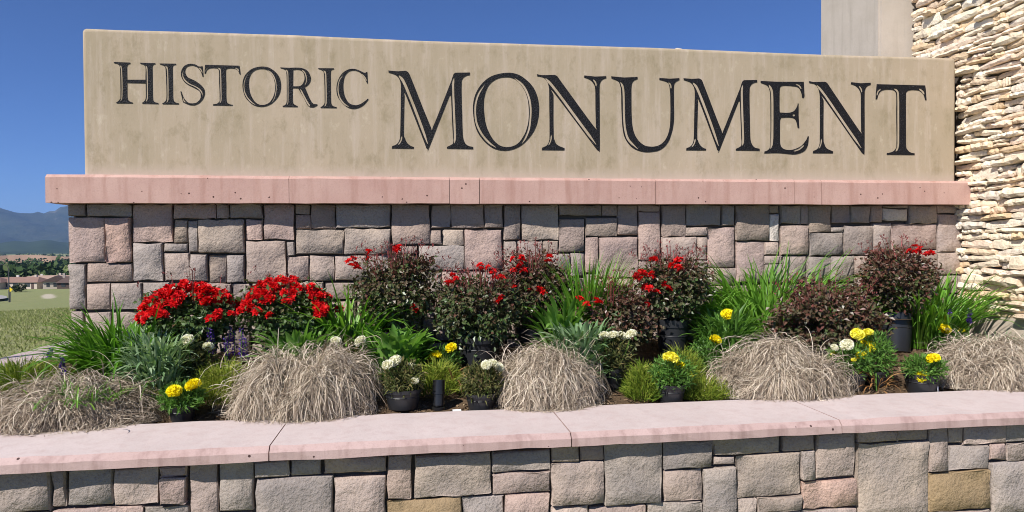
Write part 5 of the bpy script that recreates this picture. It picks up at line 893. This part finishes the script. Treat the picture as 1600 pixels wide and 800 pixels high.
rose(rl(3.93, 5.16), 'burgundy rose bush in a leaning black pot near the pillar', .135, .32, (.29, .19, .23), .60, 2400, 'rose', ROSE_BLOOMS['R9'], 0, 45, .58, tilt=(R(-9), R(6), 0))

# ---- marigolds
ML = {'yg1': 'two big yellow marigolds in a half sunk black pot at the left', 'w1': 'cream marigolds in a wide black pot left of the black spotlight', 'w2': 'three white marigolds in a black pot right of the black spotlight',
 'w3': 'row of four white marigolds in a black pot below the burgundy rose', 'y2': 'pale yellow marigold in a tall black pot right of the middle', 'wy': 'mixed cream and lemon marigolds in a black pot right of the wide dry mound',
 'y3': 'yellow marigolds in a black pot with a white label', 'yb': 'three bright yellow marigolds behind the mixed cream pot', 'u1': 'single yellow marigold behind the sprawling brown mound at the left', 'u2': 'three small white marigolds below the left massed red blooms',
 'u3': 'two white marigolds behind the tall shaggy dry mound', 'u4': 'two round yellow marigolds behind the black spotlight', 'u5': 'lower single yellow marigold left of the wide dry mound', 'u6': 'higher single yellow marigold on a tall plant by the strappy clump', 'u7': 'yellow marigolds in front of the corner strappy clump'}
for nme, loc, pr, ph, fr, heads in MARIGOLDS:
    loc = (loc[0], loc[1], bz(loc[0], loc[1]) - .005); t = empty('marigold', loc, ML[nme], 'marigold', 'marigolds in the bed')
    if pr: pot(t, pr, ph, .8)
    top = max(h[2] for h in heads); bot = ph*.85
    n = 900; cz = bot + (top-bot)*.42; hz = max(.06, (top-bot)*.55)
    d = unit(rng.normal(0, 1, (n, 3))); P = d*(rng.random(n)**.4)[:, None]*[fr, fr*.9, hz] + [0, -.02, cz]; P[:, 2] = np.maximum(P[:, 2], .01)
    D = unit(d*.7 + rng.normal(0, .6, (n, 3)) + [0, 0, .35]); N = unit(rng.normal(0, .6, (n, 3)) + [0, 0, .8])
    dry = nme in ('w1', 'w2', 'w3', 'u2', 'u3')
    V, F, T = leaves(P, D, N, rng.uniform(.028, .058, n), rng.uniform(.008, .015, n), rng.normal(.5, .27, n)); fol('foliage', V, F, T, 'maridry' if dry else 'mari', t)
    for k, (x, y, z, r, c) in enumerate(heads):
        obj('stem', mesh('stem', *tube([(x*.25, y*.25, bot*.9), (x*.7, y*.7, bot+(z-bot)*.5), (x, y, z-r*.4)], [.004, .0035, .003], 5), M['lilystem']), t)
        b = obj('flower_head', POM[c][k % len(POM[c])], t, (x, y, z), (R(rng.uniform(10, 40)), rng.normal(0, .2), rng.random()*6.28)); b.scale = (r*1.08, r*1.08, r*1.0)
    if nme == 'y3':
        V, F = box(-.028, -.0006, 0, .028, .0006, .07); o = obj('label_sticker', mesh('label_sticker', V, F, M['white']), t, (.068, -.073, .022), (R(-5), 0, R(43)))
# ---- purple salvia
def salvia(loc, label, spikes, lean=.12, leafn=160):
    t = empty('salvia', loc, label, 'salvia', 'purple salvias in the bed')
    for (x, y, h, L) in spikes:
        lx, ly = rng.normal(0, lean, 2)*h; obj('stem', mesh('stem', *tube([(x, y, -.01), (x+lx*.5, y+ly*.5, h*.6), (x+lx, y+ly, h)], [.004, .0035, .002], 5), M['lilystem']), t)
        n = 100; s = rng.random(n); a = rng.random(n)*6.28; P = np.stack([x+lx*(1-L/h*(1-s)) + .006*np.cos(a), y+ly*(1-L/h*(1-s)) + .006*np.sin(a), h-L+L*s], 1)
        D = unit(np.stack([np.cos(a), np.sin(a), .7+0*a], 1)); V, F, T = leaves(P, D, np.tile([0, 0, 1.], (n, 1)) + rng.normal(0, .3, (n, 3)), (.021-.010*s)*rng.uniform(.7, 1.2, n), np.full(n, .011), rng.random(n))
        obj('flower_spike', mesh('flower_spike', V, F, M['violet'], False, {'tint': T}), t)
    n = leafn; a = rng.random(n)*6.28; r = rng.uniform(0, .12, n); P = np.stack([r*np.cos(a), r*np.sin(a), rng.uniform(0, .13, n)], 1)
    V, F, T = leaves(P, unit(np.stack([np.cos(a), np.sin(a), .6+0*a], 1) + rng.normal(0, .4, (n, 3))), np.tile([0, 0, 1.], (n, 1)) + rng.normal(0, .3, (n, 3)), rng.uniform(.03, .06, n), rng.uniform(.012, .02, n), rng.normal(.45, .25, n)); fol('foliage', V, F, T, 'mari', t)
salvia((-1.25, 4.80, bz(-1.25, 4.80)), 'six purple flower spikes below the two massed red bushes', [(-.12, 0, .40, .18), (-.07, .03, .38, .17), (-.02, -.02, .39, .19), (.03, .03, .36, .17), (.08, 0, .39, .2), (.12, .04, .33, .16), (.0, .05, .33, .16)], .1)
salvia((-2.30, 4.72, bz(-2.30, 4.72)), 'sparse purple spikes above the sprawling brown mound at far left', [(-.10, 0, .33, .07), (.10, -.05, .30, .13), (.02, .0, .26, .05)], .16, 40)
salvia((4.36, 4.98, bz(4.36, 4.98)), 'purple spikes in the corner near the cream pillar', [(-.06, 0, .38, .08), (.14, .06, .37, .06), (.05, -.04, .32, .06)], .06, 120)
# ---- broad-leaved rosettes
def rosette(name, loc, label, cat, n, L, W, mat, th=(.3, 1.4), spread=.08, tint=.5, curl=(.2, 1.3), rise=.10):
    t = empty(name, loc, label, cat); a = rng.random(n)*6.28; r = spread*np.sqrt(rng.random(n)); base = np.stack([r*np.cos(a), r*np.sin(a), rng.uniform(0, rise, n)], 1)
    P = arcs(base, a + rng.normal(0, .3, n), rng.uniform(*L, n), rng.uniform(*th, n), rng.uniform(*curl, n), 6, 1.4)
    V, Q, T = ribbons(P, np.array([.3, .75, 1, .92, .6, .04])[None]*rng.uniform(*W, n)[:, None], np.stack([-np.sin(a), np.cos(a), 0*a], 1), np.clip(rng.normal(tint, .25, n), 0, 1), .18)
    P = None; fol('foliage', V, Q, T, mat, t, True)
    obj('stem', mesh('stem', *tube([(0, 0, -.02), (0, 0, .12)], [.010, .006], 6), M['lilystem']), t)
    return t
rosette('blanket_flower_plant', (-.14, 4.86, bz(-.14, 4.86)), 'broad bright green leaves in front of the round dark rose bush', 'leafy plant', 380, (.11, .19), (.05, .07), 'broad', (.5, 1.5), .19, .52, (.2, 1.2), .25)
rosette('blanket_flower_plant', (-.80, 4.80, bz(-.80, 4.80)), 'green leaves showing over the tall shaggy dry mound', 'leafy plant', 220, (.15, .28), (.04, .058), 'broad', (.7, 1.5), .15, .55, (.2, 1.2), .26)
rosette('blanket_flower_plant', (1.08, 5.05, bz(1.08, 5.05)), 'bright green leafy plant under the rose at the upright grassy clump', 'leafy plant', 260, (.16, .30), (.038, .054), 'broad', (.6, 1.5), .16, .5, (.2, 1.2), .34)
rosette('blanket_flower_plant', (-1.86, 4.98, bz(-1.86, 4.98)), 'dense mid-green leafy plant between strappy clump and massed red bush', 'leafy plant', 300, (.12, .24), (.03, .046), 'broad', (.5, 1.5), .17, .22, (.2, 1.2), .22)
rosette('grey_green_plant', (-1.66, 4.66, bz(-1.66, 4.66)), 'silvery feathery plant left of the half sunk marigold pot', 'leafy plant', 900, (.07, .17), (.012, .022), 'silver', (.2, 1.5), .18, .68, (.1, 1.2), .34)
rosette('grey_green_plant', (1.12, 4.60, bz(1.12, 4.60)), 'grey-green leafy plant rising behind the middle dry mound', 'leafy plant', 520, (.09, .18), (.022, .036), 'silver', (.4, 1.5), .17, .45, (.1, 1.1), .36)
rosette('yarrow_plant', (4.52, 4.80, bz(4.52, 4.80)), 'thin feathery green plant at the foot of the pillar plinth', 'leafy plant', 240, (.10, .24), (.006, .012), 'silver', (.6, 1.5), .24, .4)
rosette('leafy_marigold_plant', (2.33, 4.92, bz(2.33, 4.92)), 'tall plain leafy green plant between the single yellow marigolds', 'leafy plant', 360, (.10, .22), (.018, .032), 'broad', (.5, 1.5), .18, .25, (.2, 1.2), .34)
# ---- fine-needled creeping mats
def mat_plant(loc, label, a, b, h, n, tint=.5, nm='creeping_juniper'):
    t = empty(nm, loc, label, 'juniper', 'fine needled ground cover'); az = rng.random(n)*6.28; r = np.sqrt(rng.random(n)); px = a*r*np.cos(az); py = b*r*np.sin(az)
    base = np.stack([px, py, h*(1-r**2)*rng.uniform(.1, .8, n)], 1)
    P = arcs(base, az + rng.normal(0, .6, n), rng.uniform(.035, .10, n), rng.uniform(.3, 1.5, n), rng.uniform(-.3, 1, n), 4)
    V, Q, T = ribbons(P, np.array([1, 1, .7, .1])[None]*rng.uniform(.003, .0075, n)[:, None], unit(rng.normal(0, 1, (n, 3))), np.clip(rng.normal(tint, .24, n) + .15*(1-r), 0, 1)); fol('foliage', V, Q, T, 'juniper', t)
    obj('stem', mesh('stem', *tube([(0, 0, -.02), (a*.2, 0, h*.4), (a*.5, -b*.2, h*.5)], [.008, .006, .003], 6), M['canes']), t)
mat_plant((-1.22, 4.62, bz(-1.22, 4.62)), 'fine yellow-green mat below the purple spikes', .25, .24, .27, 4200, .62)
mat_plant((-2.58, 4.92, bz(-2.58, 4.92)), 'fine dark green mat behind the brown mound at far left', .42, .24, .22, 5200, .36)
mat_plant((.14, 4.62, bz(.14, 4.62)), 'fine green tuft behind and beside the black spotlight', .18, .15, .24, 2400, .55)
mat_plant((1.50, 4.42, bz(1.50, 4.42)), 'fine green tuft between the white and pale yellow marigold pots', .105, .15, .27, 2200, .38)
mat_plant((1.93, 4.36, bz(1.93, 4.36)), 'low bright green mat spreading right of the tall marigold pot', .19, .10, .11, 2200, .55)
mat_plant((1.86, 4.62, bz(1.86, 4.62)), 'fine olive tuft behind the low bright mat', .17, .14, .30, 2400, .5)
mat_plant((-1.66, 4.50, bz(-1.66, 4.50)), 'small fine mat under the silvery feathery plant', .16, .12, .14, 1200, .55)
# ---- withered leaves
for (x, y, lab, n) in ((2.84, 4.62, 'orange-brown withered tuft right of the wide dry mound', 70), (3.16, 4.34, 'withered leaf blades between the two right marigold pots', 45), (.24, 4.62, 'withered brown leaves under the two round yellow marigolds', 40)):
    rosette('withered_tuft', (x, y, bz(x, y)), lab, 'withered plant', n, (.07, .2), (.005, .013), 'brownleaf', (.2, 1.4), .07, .5, (.4, 2.2))

# ---- black spotlight, paper tag, rock
sl = empty('spotlight', (.133, 4.33, bz(.133, 4.33)), 'black cylindrical garden spotlight tilted up at the sign', 'spotlight')
hd = obj('lamp_body', mesh('lamp_body', *lathe([(0, 0), (.030, 0), (.036, .008), (.036, .085), (.039, .087), (.039, .165), (.034, .165), (.033, .150), (0, .150)], 24), M['lampblack'], True), sl, (0, 0, .02), (R(-9), R(2), 0))
obj('collar', mesh('collar', *lathe([(.0365, .078), (.0415, .080), (.0415, .092), (.0365, .094)], 24), M['lampblack'], True), hd)
obj('stake', mesh('stake', *lathe([(0, -.08), (.012, -.05), (.014, .02), (0, .02)], 12), M['lampblack'], True), sl)
obj('base_ring', mesh('base_ring', *lathe([(.03, 0), (.042, .002), (.042, .016), (.03, .02)], 20), M['lampblack'], True), sl)
V, F = box(-.026, -.016, 0, .026, .016, .003); tag(obj('paper_tag', mesh('paper_tag', V, F, M['white']), None, (.245, 4.235, .622), (R(14), 0, R(8))), 'small white paper tag lying by the coping', 'tag')
def rock(loc, r, label):
    bm = bmesh.new(); bmesh.ops.create_icosphere(bm, subdivisions=3, radius=1)
    for v in bm.verts:
        k = 1 + .18*math.sin(v.co.x*3+loc[0]*7)*math.cos(v.co.y*4) + .08*math.sin(v.co.z*9+v.co.x*5); v.co = v.co*k; v.co.x *= r; v.co.y *= r*.7; v.co.z *= r*.75
    me = bpy.data.meshes.new('rock'); bm.to_mesh(me); bm.free(); me.materials.append(M['stone']); o = obj('rock', me, None, loc); o.color = (.36, .28, .27, 1); tag(o, label, 'rock')
rock((2.55, 5.0, bz(2.55, 5.0)+.13), .075, 'small pinkish rock among the leaves left of the strappy clump')

# ================================================================ air
def haze():
    m = bpy.data.materials.new('haze'); m.use_nodes = True; t = m.node_tree; t.nodes.clear(); o = t.nodes.new('ShaderNodeOutputMaterial'); v = t.nodes.new('ShaderNodeVolumePrincipled')
    v.inputs['Color'].default_value = (.33, .55, 1.0, 1); v.inputs['Density'].default_value = HAZE; v.inputs['Anisotropy'].default_value = .1
    t.links.new(v.outputs[0], o.inputs['Volume'])
    V, F = box(-14000, -400, -120, 14000, 14000, 640); h = obj('haze', mesh('haze', V, F, m)); tag(h, kind='stuff'); h.display_type = 'WIRE'
HAZE = 6.6e-5
haze()
